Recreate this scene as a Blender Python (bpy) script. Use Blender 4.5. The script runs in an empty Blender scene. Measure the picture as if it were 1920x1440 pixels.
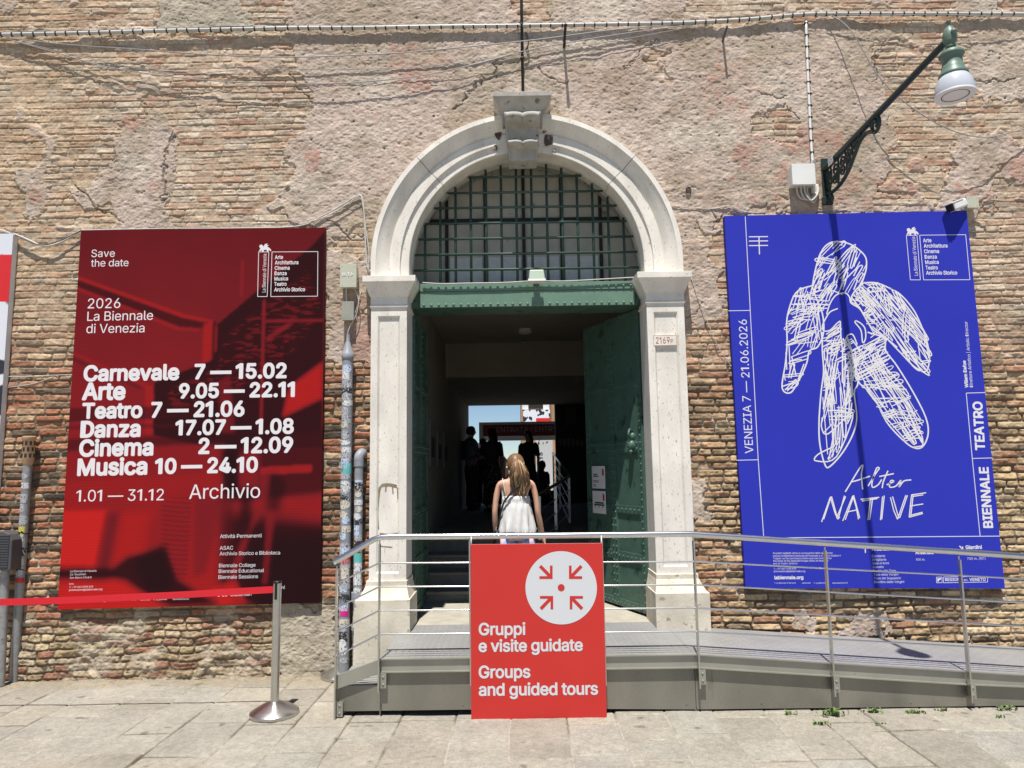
import bpy, bmesh, math, random, os
import numpy as np
from mathutils import Vector, Matrix

sc = bpy.context.scene
col = sc.collection
rnd = random.Random(7)

# ------------------------------------------------------------------ camera
F_PX = 1330.0; EYE = 1.80; PITCH = math.radians(6.7); ROLL = math.radians(-0.85)
cd = bpy.data.cameras.new('camera'); cam = bpy.data.objects.new('camera', cd); col.objects.link(cam)
cd.sensor_fit = 'HORIZONTAL'; cd.sensor_width = 36.0; cd.lens = 36.0*F_PX/1920.0
cd.clip_start = 0.05; cd.clip_end = 2000
cam.matrix_world = Matrix.Translation((0, 0, EYE)) @ Matrix.Rotation(math.pi/2+PITCH, 4, 'X') @ Matrix.Rotation(ROLL, 4, 'Z')
sc.camera = cam
RM = np.array(cam.matrix_world.to_3x3())

# ------------------------------------------------------------------ sky and sun
SUN_DIR = Vector((0.045, 0.35, -1.0)).normalized()
world = bpy.data.worlds.new('World'); sc.world = world; world.use_nodes = True
nt = world.node_tree; nt.nodes.clear()
sky = nt.nodes.new('ShaderNodeTexSky'); sky.sky_type = 'NISHITA'; sky.sun_disc = False
sky.sun_elevation = math.asin(-SUN_DIR.z); sky.sun_rotation = math.pi + math.atan2(SUN_DIR.x, SUN_DIR.y)
sky.air_density = 1.0; sky.dust_density = 0.0; sky.ozone_density = 3.0; sky.altitude = 2500
bg = nt.nodes.new('ShaderNodeBackground'); bg.inputs[1].default_value = 0.062
wo = nt.nodes.new('ShaderNodeOutputWorld')
nt.links.new(sky.outputs[0], bg.inputs[0]); nt.links.new(bg.outputs[0], wo.inputs[0])
sl = bpy.data.lights.new('sun', 'SUN'); sl.energy = 4.6; sl.angle = math.radians(0.55); sl.color = (1.0, 0.955, 0.89)
so = bpy.data.objects.new('sun', sl); col.objects.link(so)
so.rotation_euler = SUN_DIR.to_track_quat('-Z', 'Y').to_euler(); so.location = (0, -5, 20)
sc.view_settings.view_transform = 'Standard'; sc.view_settings.look = 'None'
sc.view_settings.exposure = 0.66; sc.view_settings.gamma = 1.0
sc.render.engine = 'CYCLES'
sc.cycles.max_bounces = 8; sc.cycles.diffuse_bounces = 4; sc.cycles.caustics_reflective = False; sc.cycles.caustics_refractive = False
sc.cycles.use_denoising = True; sc.cycles.denoising_prefilter = 'ACCURATE'

# ------------------------------------------------------------------ measuring helpers (photo pixel -> point on a real plane)
YW = 6.49          # plane of the facade
YF = 5.45          # plane of the ramp front
def ray(px, py):
    return RM @ np.array([(px-960)/F_PX, (720-py)/F_PX, -1.0])
def atY(px, py, Y):
    d = ray(px, py); t = Y/d[1]; return (d[0]*t, EYE+d[2]*t)
def atX(px, py, X):
    d = ray(px, py); t = X/d[0]; return (d[1]*t, EYE+d[2]*t)
def atZ(px, py, Z=0.0):
    d = ray(px, py); t = (Z-EYE)/d[2]; return (d[0]*t, d[1]*t)
def P(px, py, Y):
    x, z = atY(px, py, Y); return Vector((x, Y, z))
def to_px(X, Y, Z):
    v = np.stack([X, Y, Z-EYE], -1) @ RM
    return 960+F_PX*v[..., 0]/-v[..., 2], 720-F_PX*v[..., 1]/-v[..., 2]

def lin(c):
    c = np.asarray(c, float)/255.0
    return np.where(c <= 0.04045, c/12.92, ((c+0.055)/1.055)**2.4)
def L(r, g, b): return tuple(float(v) for v in lin((r, g, b)))

# ------------------------------------------------------------------ materials
def mat(name, color=(0.5, 0.5, 0.5), rough=0.6, metal=0.0, var=0.0, vscale=6.0, bump=0.0, bscale=60.0,
        attr=None, dark=None, dthr=0.62, dscale=20.0, spec=0.5, stretch=None, trans=0.0, ior=1.45, grain=0.0, gscale=170):
    m = bpy.data.materials.new(name); m.use_nodes = True
    n = m.node_tree.nodes; l = m.node_tree.links
    b = n['Principled BSDF']
    b.inputs['Roughness'].default_value = rough; b.inputs['Metallic'].default_value = metal
    b.inputs['Specular IOR Level'].default_value = spec
    b.inputs['IOR'].default_value = ior
    if trans: b.inputs['Transmission Weight'].default_value = trans
    tc = n.new('ShaderNodeTexCoord'); vec = tc.outputs['Object']
    if stretch:
        mp = n.new('ShaderNodeMapping'); mp.inputs['Scale'].default_value = stretch
        l.new(vec, mp.inputs['Vector']); vec = mp.outputs['Vector']
    if attr:
        a = n.new('ShaderNodeAttribute'); a.attribute_name = attr; out = a.outputs['Color']
    else:
        r = n.new('ShaderNodeRGB'); r.outputs[0].default_value = (*color, 1); out = r.outputs[0]
    if var:
        no = n.new('ShaderNodeTexNoise'); no.inputs['Scale'].default_value = vscale; no.inputs['Detail'].default_value = 6
        l.new(vec, no.inputs['Vector'])
        mr = n.new('ShaderNodeMapRange'); mr.inputs[1].default_value = 0.25; mr.inputs[2].default_value = 0.75
        mr.inputs[3].default_value = 1-var; mr.inputs[4].default_value = 1+var
        l.new(no.outputs['Fac'], mr.inputs[0])
        mx = n.new('ShaderNodeVectorMath'); mx.operation = 'SCALE'
        l.new(out, mx.inputs[0]); l.new(mr.outputs[0], mx.inputs['Scale']); out = mx.outputs[0]
    if grain:
        no = n.new('ShaderNodeTexNoise'); no.inputs['Scale'].default_value = gscale; no.inputs['Detail'].default_value = 3
        l.new(vec, no.inputs['Vector'])
        mr = n.new('ShaderNodeMapRange'); mr.inputs[1].default_value = 0.32; mr.inputs[2].default_value = 0.68
        mr.inputs[3].default_value = 1-grain; mr.inputs[4].default_value = 1+grain
        l.new(no.outputs['Fac'], mr.inputs[0])
        mx = n.new('ShaderNodeVectorMath'); mx.operation = 'SCALE'
        l.new(out, mx.inputs[0]); l.new(mr.outputs[0], mx.inputs['Scale']); out = mx.outputs[0]
    if dark is not None:
        no = n.new('ShaderNodeTexNoise'); no.inputs['Scale'].default_value = dscale; no.inputs['Detail'].default_value = 8
        l.new(vec, no.inputs['Vector'])
        mr = n.new('ShaderNodeMapRange'); mr.inputs[1].default_value = dthr; mr.inputs[2].default_value = dthr+0.06
        l.new(no.outputs['Fac'], mr.inputs[0])
        mx = n.new('ShaderNodeMix'); mx.data_type = 'RGBA'
        l.new(mr.outputs[0], mx.inputs[0]); l.new(out, mx.inputs[6]); mx.inputs[7].default_value = (*dark, 1); out = mx.outputs[2]
    l.new(out, b.inputs['Base Color'])
    if bump:
        no = n.new('ShaderNodeTexNoise'); no.inputs['Scale'].default_value = bscale; no.inputs['Detail'].default_value = 5
        l.new(vec, no.inputs['Vector'])
        bp = n.new('ShaderNodeBump'); bp.inputs['Strength'].default_value = min(1.0, bump); bp.inputs['Distance'].default_value = 0.004
        l.new(no.outputs['Fac'], bp.inputs['Height']); l.new(bp.outputs[0], b.inputs['Normal'])
    return m

M = {}
M['facade'] = mat('weathered_brick_plaster', attr='Col', rough=0.92, var=0.12, vscale=50, bump=0.8, bscale=110, spec=0.2, grain=.17, gscale=150)
M['pave'] = mat('trachyte_paving', attr='Col', rough=0.8, var=0.10, vscale=30, bump=0.6, bscale=90, spec=0.25, grain=.13, gscale=130)
M['earth'] = mat('far_ground', (0.22, 0.205, 0.175), 0.9, var=0.1, vscale=1.5)
M['stone'] = mat('white_limestone', (0.74, 0.70, 0.63), 0.75, var=0.15, vscale=4.5, bump=0.35, bscale=45, dark=(0.38, 0.34, 0.29), dthr=0.635, dscale=60, spec=0.3, stretch=(1.3, 1.3, .55))
M['stone_base'] = mat('yellowed_limestone', (0.64, 0.585, 0.475), 0.8, var=0.18, vscale=5, bump=0.5, bscale=40, dark=(0.36, 0.31, 0.24), dthr=0.62, dscale=22, spec=0.3)
M['paste'] = mat('brown_paste_mark', (0.26, 0.20, 0.13), 0.9, var=.3, vscale=40)
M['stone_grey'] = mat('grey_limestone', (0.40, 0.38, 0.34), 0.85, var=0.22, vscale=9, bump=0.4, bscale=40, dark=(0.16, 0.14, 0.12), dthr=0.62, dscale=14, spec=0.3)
M['stone_dark'] = mat('rust_black_stain', (0.10, 0.075, 0.06), 0.9, var=0.5, vscale=30, dark=(.4, .36, .31), dthr=.6, dscale=30)
M['threshold'] = mat('worn_threshold_stone', (0.36, 0.335, 0.275), 0.8, var=0.16, vscale=8, bump=0.5, bscale=40)
M['step'] = mat('grey_step_stone', (0.26, 0.245, 0.21), 0.85, var=0.15, vscale=8, bump=0.4, bscale=40)
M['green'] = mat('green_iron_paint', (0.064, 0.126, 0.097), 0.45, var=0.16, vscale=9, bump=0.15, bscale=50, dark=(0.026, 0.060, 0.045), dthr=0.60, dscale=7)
M['beamgreen'] = mat('beam_green_paint', (0.130, 0.225, 0.165), 0.5, var=0.10, vscale=9, bump=0.15, bscale=60)  # paler green of the lintel beam
M['grille'] = mat('grille_green_paint', (0.032, 0.066, 0.052), 0.5, var=0.15, vscale=15)
M['lampgreen'] = mat('lamp_green_paint', (0.018, 0.036, 0.029), 0.4, var=0.2, vscale=20)
M['lamphead'] = mat('lamp_head_green', (0.125, 0.19, 0.148), 0.45, var=0.1, vscale=20)
M['black'] = mat('black_iron', (0.018, 0.016, 0.015), 0.6, var=0.3, vscale=30)
M['blackpl'] = mat('black_plastic', (0.012, 0.012, 0.013), 0.35)
M['pane'] = mat('dusty_board', (0.46, 0.44, 0.38), 0.7, var=0.14, vscale=6, dark=(0.22, 0.2, 0.18), dthr=0.68, dscale=9)
M['panegrey'] = mat('dusty_grey_pane', (0.62, 0.62, 0.62), 0.6, var=0.12, vscale=18)
M['inner'] = mat('passage_plaster', (0.30, 0.275, 0.235), 0.9, var=0.10, vscale=3, bump=0.2, bscale=30)
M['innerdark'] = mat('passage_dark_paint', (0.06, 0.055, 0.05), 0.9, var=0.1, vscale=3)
M['steel'] = mat('brushed_steel', (0.56, 0.55, 0.53), 0.30, 1.0, var=0.06, vscale=20, bump=0.08, bscale=200)
M['rail'] = mat('polished_rail_steel', (0.70, 0.69, 0.68), 0.24, 1.0, var=0.06, vscale=14, bump=0.05, bscale=120)
M['panel'] = mat('brushed_steel_panel', (0.255, 0.24, 0.20), 0.46, 0.5, var=0.20, vscale=3, grain=.06, gscale=220, stretch=(1, 1, 0.3), bump=0.06, bscale=90, dark=(0.17, 0.155, 0.13), dthr=0.70, dscale=6)
M['flange'] = mat('steel_flange', (0.36, 0.35, 0.30), 0.45, 0.5, var=0.10, vscale=5, dark=(0.2, 0.17, 0.12), dthr=0.68, dscale=9)
M['deck'] = mat('tread_plate', (0.34, 0.34, 0.335), 0.50, 0.4, var=0.10, vscale=4)
M['red'] = mat('red_sign_face', L(194, 54, 49), 0.6, var=0.03, vscale=3, spec=.25)
M['signwhite'] = mat('sign_white_print', (0.60, 0.62, 0.64), 0.7)
M['print'] = mat('white_print', (0.72, 0.70, 0.72), 0.8, spec=.1)
M['blue'] = mat('blue_canvas', L(48, 56, 174), 0.85, var=0.04, vscale=1.2, bump=0.06, bscale=9, spec=.12)
M['bluedark'] = mat('blue_canvas_edge', L(36, 36, 130), 0.7)
M['redpic'] = mat('red_canvas_print', attr='Col', rough=0.9, var=0.04, vscale=90, bump=0.05, bscale=8, spec=.08)
M['redside'] = mat('red_canvas_edge', L(70, 14, 24), 0.7)
M['edgepic'] = mat('white_canvas_print', attr='Col', rough=0.65)
M['belt'] = mat('red_belt_webbing', L(206, 30, 44), 0.6, stretch=(1, 1, 60), var=0.06, vscale=3)
M['whitepl'] = mat('white_plastic', (0.78, 0.78, 0.76), 0.4, var=0.03, vscale=8)
M['beigepl'] = mat('beige_plastic', (0.50, 0.50, 0.40), 0.5, var=0.06, vscale=8)
M['greypl'] = mat('grey_plastic_box', (0.30, 0.30, 0.25), 0.6, var=0.08, vscale=8)
M['cable'] = mat('pale_cable', (0.52, 0.50, 0.46), 0.55, var=0.12, vscale=12)
M['cabledark'] = mat('dark_cable', (0.10, 0.09, 0.085), 0.6)
M['wire'] = mat('thin_grey_wire', (0.30, 0.295, 0.29), 0.45)
M['pipe'] = mat('grey_pipe', (0.26, 0.275, 0.30), 0.5, var=0.16, vscale=14, bump=0.15, bscale=60)
M['polegrey'] = mat('galvanised_pole', (0.30, 0.30, 0.30), 0.45, 0.3, var=0.2, vscale=25, dark=(0.14, 0.14, 0.14), dthr=0.66, dscale=30)
M['terra'] = mat('terracotta_cap', (0.48, 0.30, 0.17), 0.85, var=0.12, vscale=20)
M['skin'] = mat('skin', (0.58, 0.33, 0.225), 0.5, var=0.05, vscale=12)
M['hair'] = mat('light_brown_hair', (0.17, 0.098, 0.050), 0.42, var=0.5, vscale=60, stretch=(1, 1, 0.08))
M['hairlight'] = mat('blond_hair_strands', (0.44, 0.28, 0.15), 0.42, var=0.5, vscale=60, stretch=(1, 1, 0.08))
M['darkhair'] = mat('dark_hair', (0.02, 0.014, 0.01), 0.5)
M['topw'] = mat('white_cotton', (0.61, 0.60, 0.58), 0.85, var=0.04, vscale=18, bump=0.3, bscale=30)
M['shorts'] = mat('pastel_print_cotton', (0.62, 0.42, 0.44), 0.85, dark=(0.25, 0.36, 0.62), dthr=0.52, dscale=16)
M['denim'] = mat('blue_cloth', (0.05, 0.08, 0.2), 0.9)
M['darkcloth'] = mat('dark_cloth', (0.045, 0.045, 0.055), 0.9)
M['greycloth'] = mat('grey_blue_shirt', (0.20, 0.22, 0.27), 0.9)
M['skirt'] = mat('patterned_skirt', (0.03, 0.028, 0.026), 0.9, dark=(0.34, 0.30, 0.25), dthr=0.54, dscale=22)
M['paper'] = mat('paper', (0.74, 0.73, 0.72), 0.7)
M['ink'] = mat('dark_ink', (0.04, 0.04, 0.05), 0.7)
M['redink'] = mat('red_ink', (0.40, 0.13, 0.07), 0.7)
M['bannerred'] = mat('dark_red_banner', (0.11, 0.012, 0.018), 0.8)  # red darkened for the unlit banner, shade put into the colour
M['greyprint'] = mat('grey_print', (0.62, 0.58, 0.56), 0.7)
M['weed'] = mat('weed_leaf', (0.13, 0.20, 0.055), 0.8, var=0.3, vscale=30)
M['farbrick'] = mat('far_brick', L(178, 142, 108), 0.9, var=0.2, vscale=4)
M['farroof'] = mat('far_roof', (0.07, 0.07, 0.075), 0.8)
M['glass'] = mat('lamp_prismatic_glass', (0.50, 0.53, 0.58), 0.22, var=0.05, vscale=3, spec=0.6)
M['lens'] = mat('lamp_lens', (0.78, 0.76, 0.74), 0.45)
M['floodglass'] = mat('floodlight_housing', (0.36, 0.44, 0.34), 0.4)
M['conduit'] = mat('grey_conduit', (0.50, 0.49, 0.46), .5, var=.1, vscale=12)
M['dimprint'] = mat('shade_dimmed_print', (0.22, 0.21, 0.20), 0.7)  # pale print and plates with the passage shade put into their colour
M['darkbox'] = mat('dark_grey_plastic', (0.075, 0.075, 0.08), 0.5, var=.1, vscale=8)
STK = [mat('sticker_paint_%s' % k, c, 0.5, var=0.25, vscale=60, dark=d, dthr=0.56, dscale=70) for k, c, d in (
    ('white', (0.66, 0.66, 0.66), (0.06, 0.06, 0.07)), ('pale_blue', (0.50, 0.58, 0.70), (0.08, 0.10, 0.2)),
    ('black', (0.03, 0.03, 0.035), (0.55, 0.55, 0.55)), ('cream', (0.62, 0.58, 0.48), (0.1, 0.08, 0.08)),
    ('grey', (0.42, 0.42, 0.44), (0.05, 0.05, 0.05)))]
STKC = {k: mat('sticker_paint_%s' % k, c, 0.5) for k, c in (('pink', (0.62, 0.02, 0.24)), ('red', (0.52, 0.04, 0.035)), ('teal', (0.12, 0.45, 0.42)), ('yellow', (0.62, 0.52, 0.10)))}

# ------------------------------------------------------------------ object helpers
def empty(name, loc, label, cat, group=None):
    o = bpy.data.objects.new(name, None); o.empty_display_size = 0.1; o.location = loc; col.objects.link(o)
    return tag(o, label, cat, group)
def tag(o, label=None, cat=None, group=None, kind=None):
    if label: o['label'] = label
    if cat: o['category'] = cat
    if group: o['group'] = group
    if kind: o['kind'] = kind
    return o

class MB:
    def __init__(s): s.v = []; s.f = []
    def add(s, vs, fs):
        b = len(s.v); s.v += [tuple(v) for v in vs]; s.f += [tuple(i+b for i in f) for f in fs]
    def box(s, x0, x1, y0, y1, z0, z1):
        s.add([(x0, y0, z0), (x1, y0, z0), (x1, y1, z0), (x0, y1, z0), (x0, y0, z1), (x1, y0, z1), (x1, y1, z1), (x0, y1, z1)],
              [(0, 3, 2, 1), (4, 5, 6, 7), (0, 1, 5, 4), (1, 2, 6, 5), (2, 3, 7, 6), (3, 0, 4, 7)])
    def hexa(s, a, b):           # two quads (lists of 4 points) joined
        s.add(list(a)+list(b), [(3, 2, 1, 0), (4, 5, 6, 7), (0, 1, 5, 4), (1, 2, 6, 5), (2, 3, 7, 6), (3, 0, 4, 7)])
    def tube(s, pts, r, n=8, cap=True):
        pts = [Vector(p) for p in pts]; rs = r if isinstance(r, (list, tuple)) else [r]*len(pts)
        vs = []; up = None
        for i, p in enumerate(pts):
            t = (pts[min(i+1, len(pts)-1)]-pts[max(i-1, 0)])
            t = t.normalized() if t.length > 1e-9 else Vector((0, 0, 1))
            if up is None:
                up = Vector((0, 0, 1)) if abs(t.z) < 0.9 else Vector((1, 0, 0))
            a = t.cross(up)
            if a.length < 1e-6: a = t.cross(Vector((0, 1, 0)))
            a.normalize(); b = a.cross(t).normalized(); up = b
            for k in range(n):
                th = 2*math.pi*k/n
                vs.append(p+a*(rs[i]*math.cos(th))+b*(rs[i]*math.sin(th)))
        fs = []
        for i in range(len(pts)-1):
            for k in range(n):
                k2 = (k+1) % n
                fs.append((i*n+k, (i+1)*n+k, (i+1)*n+k2, i*n+k2))
        if cap:
            fs.append(tuple(range(n))); fs.append(tuple(reversed(range((len(pts)-1)*n, len(pts)*n))))
        s.add(vs, fs)
    def lathe(s, prof, origin=(0, 0, 0), n=32, axis='Z', cap=True):
        o = Vector(origin); vs = []
        for r, h in prof:
            for k in range(n):
                th = 2*math.pi*k/n
                c = (r*math.cos(th), r*math.sin(th), h)
                if axis == 'Y': c = (c[0], -h, c[1])
                if axis == 'X': c = (h, c[0], c[1])
                vs.append(o+Vector(c))
        fs = []
        for i in range(len(prof)-1):
            for k in range(n):
                k2 = (k+1) % n
                fs.append((i*n+k, i*n+k2, (i+1)*n+k2, (i+1)*n+k))
        if cap: fs.append(tuple(reversed(range(n)))); fs.append(tuple(range((len(prof)-1)*n, len(prof)*n)))
        s.add(vs, fs)
    def ball(s, c, r, n=10, m=6, squash=(1, 1, 1)):
        prof = [(max(1e-4, math.sin(math.pi*i/m)), -math.cos(math.pi*i/m)) for i in range(m+1)]
        vs = []
        for rr, h in prof:
            for k in range(n):
                th = 2*math.pi*k/n
                vs.append((c[0]+r*rr*math.cos(th)*squash[0], c[1]+r*rr*math.sin(th)*squash[1], c[2]+r*h*squash[2]))
        fs = []
        for i in range(m):
            for k in range(n):
                k2 = (k+1) % n
                fs.append((i*n+k, i*n+k2, (i+1)*n+k2, (i+1)*n+k))
        s.add(vs, fs)
    def moulding(s, x0, x1, yf, yb, prof, kl=1.0, kr=1.0):
        # rectangular loops round a pier open to the back: prof = [(offset, z)...] from bottom to top
        vs = []
        for o, z in prof:
            vs += [(x0-o*kl, yb, z), (x0-o*kl, yf-o, z), (x1+o*kr, yf-o, z), (x1+o*kr, yb, z)]
        fs = []
        for i in range(len(prof)-1):
            for k in range(4):
                k2 = (k+1) % 4
                fs.append((i*4+k, i*4+k2, (i+1)*4+k2, (i+1)*4+k))
        n = len(prof)-1
        fs.append((3, 2, 1, 0)); fs.append((n*4, n*4+1, n*4+2, n*4+3))
        s.add(vs, fs)
    def loft(s, rings, n=32, cap=True):
        # rings: (cx, cy, z, rx, ry, [fold amplitude, folds, phase])
        vs = []
        for rg in rings:
            cx, cy, z, rx, ry = rg[:5]; amp, nf, ph = rg[5] if len(rg) > 5 else (0, 1, 0)
            for k in range(n):
                th = 2*math.pi*k/n
                q = 1+amp*math.sin(nf*th+ph)+amp*0.6*math.sin((nf*0.5+1)*th+2*ph+1)
                vs.append((cx+rx*q*math.cos(th), cy+ry*q*math.sin(th), z+amp*0.10*math.sin(3*th+ph)))
        fs = []
        for i in range(len(rings)-1):
            for k in range(n):
                k2 = (k+1) % n
                fs.append((i*n+k, i*n+k2, (i+1)*n+k2, (i+1)*n+k))
        if cap:
            fs.append(tuple(reversed(range(n)))); fs.append(tuple(range((len(rings)-1)*n, len(rings)*n)))
        s.add(vs, fs)
    def build(s, name, m, parent=None, smooth=False, bevel=0.0, solid=0.0, fix=True):
        me = bpy.data.meshes.new(name); me.from_pydata(s.v, [], s.f); me.update()
        if fix:
            bm = bmesh.new(); bm.from_mesh(me); bmesh.ops.recalc_face_normals(bm, faces=bm.faces); bm.to_mesh(me); bm.free()
        me.materials.append(m)
        o = bpy.data.objects.new(name, me); col.objects.link(o)
        if smooth:
            me.polygons.foreach_set('use_smooth', [True]*len(me.polygons))
            if smooth == 'auto':
                try: me.set_sharp_from_angle(angle=math.radians(38))
                except Exception: pass
        if bevel:
            b = o.modifiers.new('bevel', 'BEVEL'); b.width = bevel; b.segments = 2; b.limit_method = 'ANGLE'; b.angle_limit = math.radians(40)
        if solid:
            b = o.modifiers.new('solid', 'SOLIDIFY'); b.thickness = solid
        if parent: attach(o, parent)
        return o
def wloc(o):
    m = Matrix.Translation(o.location)
    return (wloc(o.parent) @ o.matrix_parent_inverse @ m) if o.parent else m
def attach(o, parent):
    o.parent = parent
    o.matrix_parent_inverse = wloc(parent).inverted()

def spline(pts, k=8):
    pts = [Vector(p) for p in pts]
    if len(pts) < 3: return pts
    out = []
    e = [2*pts[0]-pts[1]]+pts+[2*pts[-1]-pts[-2]]
    for i in range(1, len(e)-2):
        p0, p1, p2, p3 = e[i-1:i+3]
        for j in range(k):
            t = j/k
            out.append(0.5*((2*p1)+(p2-p0)*t+(2*p0-5*p1+4*p2-p3)*t*t+(3*p1-p0-3*p2+p3)*t**3))
    out.append(pts[-1]); return out

# flat print: ribbons, polygons and lettering gathered into one mesh, all on plane y = Y
class Print:
    def __init__(s, Y): s.v = []; s.f = []; s.Y = Y; s.k = 0
    def lift(s): s.k += 1; return s.Y-0.000003*s.k
    def ribbon(s, pts, w, sm=False, px=True):
        Y = s.lift()
        if px: pts = [atY(p[0], p[1], s.Y) for p in pts]
        pts = [Vector((p[0], 0, p[1])) for p in pts]
        if sm: pts = spline(pts, 5)
        b = len(s.v)
        for i, p in enumerate(pts):
            t = pts[min(i+1, len(pts)-1)]-pts[max(i-1, 0)]
            if t.length < 1e-9: t = Vector((1, 0, 0))
            t.normalize(); nrm = Vector((-t.z, 0, t.x))*w/2
            s.v += [(p.x+nrm.x, Y, p.z+nrm.z), (p.x-nrm.x, Y, p.z-nrm.z)]
        for i in range(len(pts)-1): s.f.append((b+2*i, b+2*i+1, b+2*i+3, b+2*i+2))
    def poly(s, pts, px=True):
        Y = s.lift()
        if px: pts = [atY(p[0], p[1], s.Y) for p in pts]
        b = len(s.v); s.v += [(p[0], Y, p[1]) for p in pts]; s.f.append(tuple(range(b, b+len(pts))))
    def frame(s, q, w):
        for i in range(4): s.ribbon([q[i], q[(i+1) % 4]], w)
    def text(s, body, a, b, bold=0.0, capz=None, Y=None):
        # a, b: photo pixels of the baseline's start and end; capz: height of a capital in photo pixels (else natural)
        Y0 = s.Y
        pa = Vector(atY(a[0], a[1], s.Y)); pb = Vector(atY(b[0], b[1], s.Y))
        if bold < .015: bold = 0.0
        tr = -.004 if bold > .025 else (-.012 if (pb-pa).length > .25 else .004)
        gl = []; pen = 0.0
        for ch in body:
            vs, fs, adv = glyph(ch, bold); gl.append((pen, vs, fs)); pen += adv+tr
        xs = [p+v[0] for p, vs, fs in gl for v in vs]
        x0, x1 = min(xs), max(xs); d = pb-pa; sx = d.length/(x1-x0); d.normalize(); nz = Vector((-d.y, d.x))
        sy = sx
        if capz: sy = capz*s.Y/F_PX/CAPH[0]
        for k_, (pen, vs, fs) in enumerate(gl):
            bb = len(s.v)
            for v in vs:
                q = pa+d*((v[0]+pen-x0)*sx)+nz*(v[1]*sy); s.v.append((q.x, Y0-.00002*(k_ % 2), q.y))
            for f in fs: s.f.append(tuple(bb+i for i in f))
    def build(s, name, m, parent=None):
        mb = MB(); mb.v = s.v; mb.f = s.f
        o = mb.build(name, m, None, fix=False)
        bm = bmesh.new(); bm.from_mesh(o.data)
        for f in bm.faces:
            f.normal_update()
            if f.normal.y > 0: f.normal_flip()
        bm.to_mesh(o.data); bm.free()
        if parent: attach(o, parent)
        return o
FONT = None
try:
    FONT = bpy.data.fonts.load(os.path.join(bpy.utils.system_resource('DATAFILES'), 'fonts', 'Inter.woff2'))
except Exception:
    FONT = None
def text_mesh(body):
    cu = bpy.data.curves.new('lettering', 'FONT'); cu.body = body; cu.size = 1.0; cu.resolution_u = 3
    if FONT: cu.font = FONT
    o = bpy.data.objects.new('lettering', cu); col.objects.link(o)
    dg = bpy.context.evaluated_depsgraph_get(); dg.update()
    me = bpy.data.meshes.new_from_object(o.evaluated_get(dg))
    bpy.data.objects.remove(o); bpy.data.curves.remove(cu)
    vs = [(v.co.x, v.co.y) for v in me.vertices]; fs = [tuple(p.vertices) for p in me.polygons]
    bpy.data.meshes.remove(me)
    return vs, fs
GLY = {}; ADV = {}; CAPH = [.7]; RAW = {}
def raw(ch):
    if ch not in RAW: RAW[ch] = text_mesh(ch)
    return RAW[ch]
def advance(ch):
    if 'II' not in ADV: ADV['II'] = max(v[0] for v in raw('II')[0]); CAPH[0] = max(v[1] for v in raw('I')[0])
    if ch not in ADV: ADV[ch] = max(v[0] for v in raw('I'+ch+'I')[0])-ADV['II']
    return ADV[ch]
from mathutils.geometry import delaunay_2d_cdt
def glyph(ch, bold=0.0):
    # outline of one character, thickened by `bold` and merged into one clean flat shape
    key = (ch, round(bold, 3))
    if key in GLY: return GLY[key]
    adv = advance(ch)
    if ch == ' ': GLY[key] = ([], [], adv); return GLY[key]
    if ch == '1':       # plain upright one with a flag and no foot
        c = CAPH[0]; w = .088
        vs = [(.155, 0), (.155+w, 0), (.155+w, c), (.155+w*.25, c), (.155, c-.01), (.03, c*.83), (.03, c*.70), (.155, c*.84)]
        fs = [(0, 1, 2, 3), (0, 3, 4), (0, 4, 7), (4, 5, 6), (4, 6, 7)]; adv = .155+w+.10
    else: vs, fs = raw(ch)
    V2 = []; F2 = []
    offs = [(0, 0)] if not bold else [(bold*math.cos(2*math.pi*(k+.5)/8), bold*math.sin(2*math.pi*(k+.5)/8)) for k in range(8)]
    if ch == '—' and bold: offs = [(bold*a, bold*b) for a in (-1, 0, 1) for b in (-1, -.5, 0, .5, 1)]
    cnt = {}
    for f in fs:
        for i in range(len(f)): e = tuple(sorted((f[i-1], f[i]))); cnt[e] = cnt.get(e, 0)+1
    edge = [e for e, n in cnt.items() if n == 1]; E2 = []; T2 = []
    for ox, oy in offs:
        bb = len(V2); V2 += [Vector((v[0]+ox, v[1]+oy)) for v in vs]; E2 += [(bb+a, bb+b) for a, b in edge]
        for f in fs:
            for i in range(1, len(f)-1): T2.append([(vs[j][0]+ox, vs[j][1]+oy) for j in (f[0], f[i], f[i+1])])
    r = delaunay_2d_cdt(V2, E2, [], 0, 1e-5, True)
    ov = np.array([(v.x, v.y) for v in r[0]]); of = r[2]
    T2 = np.array(T2); cen = np.array([ov[list(f)].mean(0) for f in of])
    def side(a, b): return (b[None, :, 0]-a[None, :, 0])*(cen[:, None, 1]-a[None, :, 1])-(b[None, :, 1]-a[None, :, 1])*(cen[:, None, 0]-a[None, :, 0])
    d0, d1, d2 = side(T2[:, 0], T2[:, 1]), side(T2[:, 1], T2[:, 2]), side(T2[:, 2], T2[:, 0])
    ins = (((d0 >= 0) & (d1 >= 0) & (d2 >= 0)) | ((d0 <= 0) & (d1 <= 0) & (d2 <= 0)))
    ar = np.abs((T2[:, 1, 0]-T2[:, 0, 0])*(T2[:, 2, 1]-T2[:, 0, 1])-(T2[:, 1, 1]-T2[:, 0, 1])*(T2[:, 2, 0]-T2[:, 0, 0])) > 1e-9
    ok = (ins & ar[None, :]).any(1)
    GLY[key] = ([tuple(v) for v in ov], [tuple(f) for f, q in zip(of, ok) if q], adv)
    return GLY[key]

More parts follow.
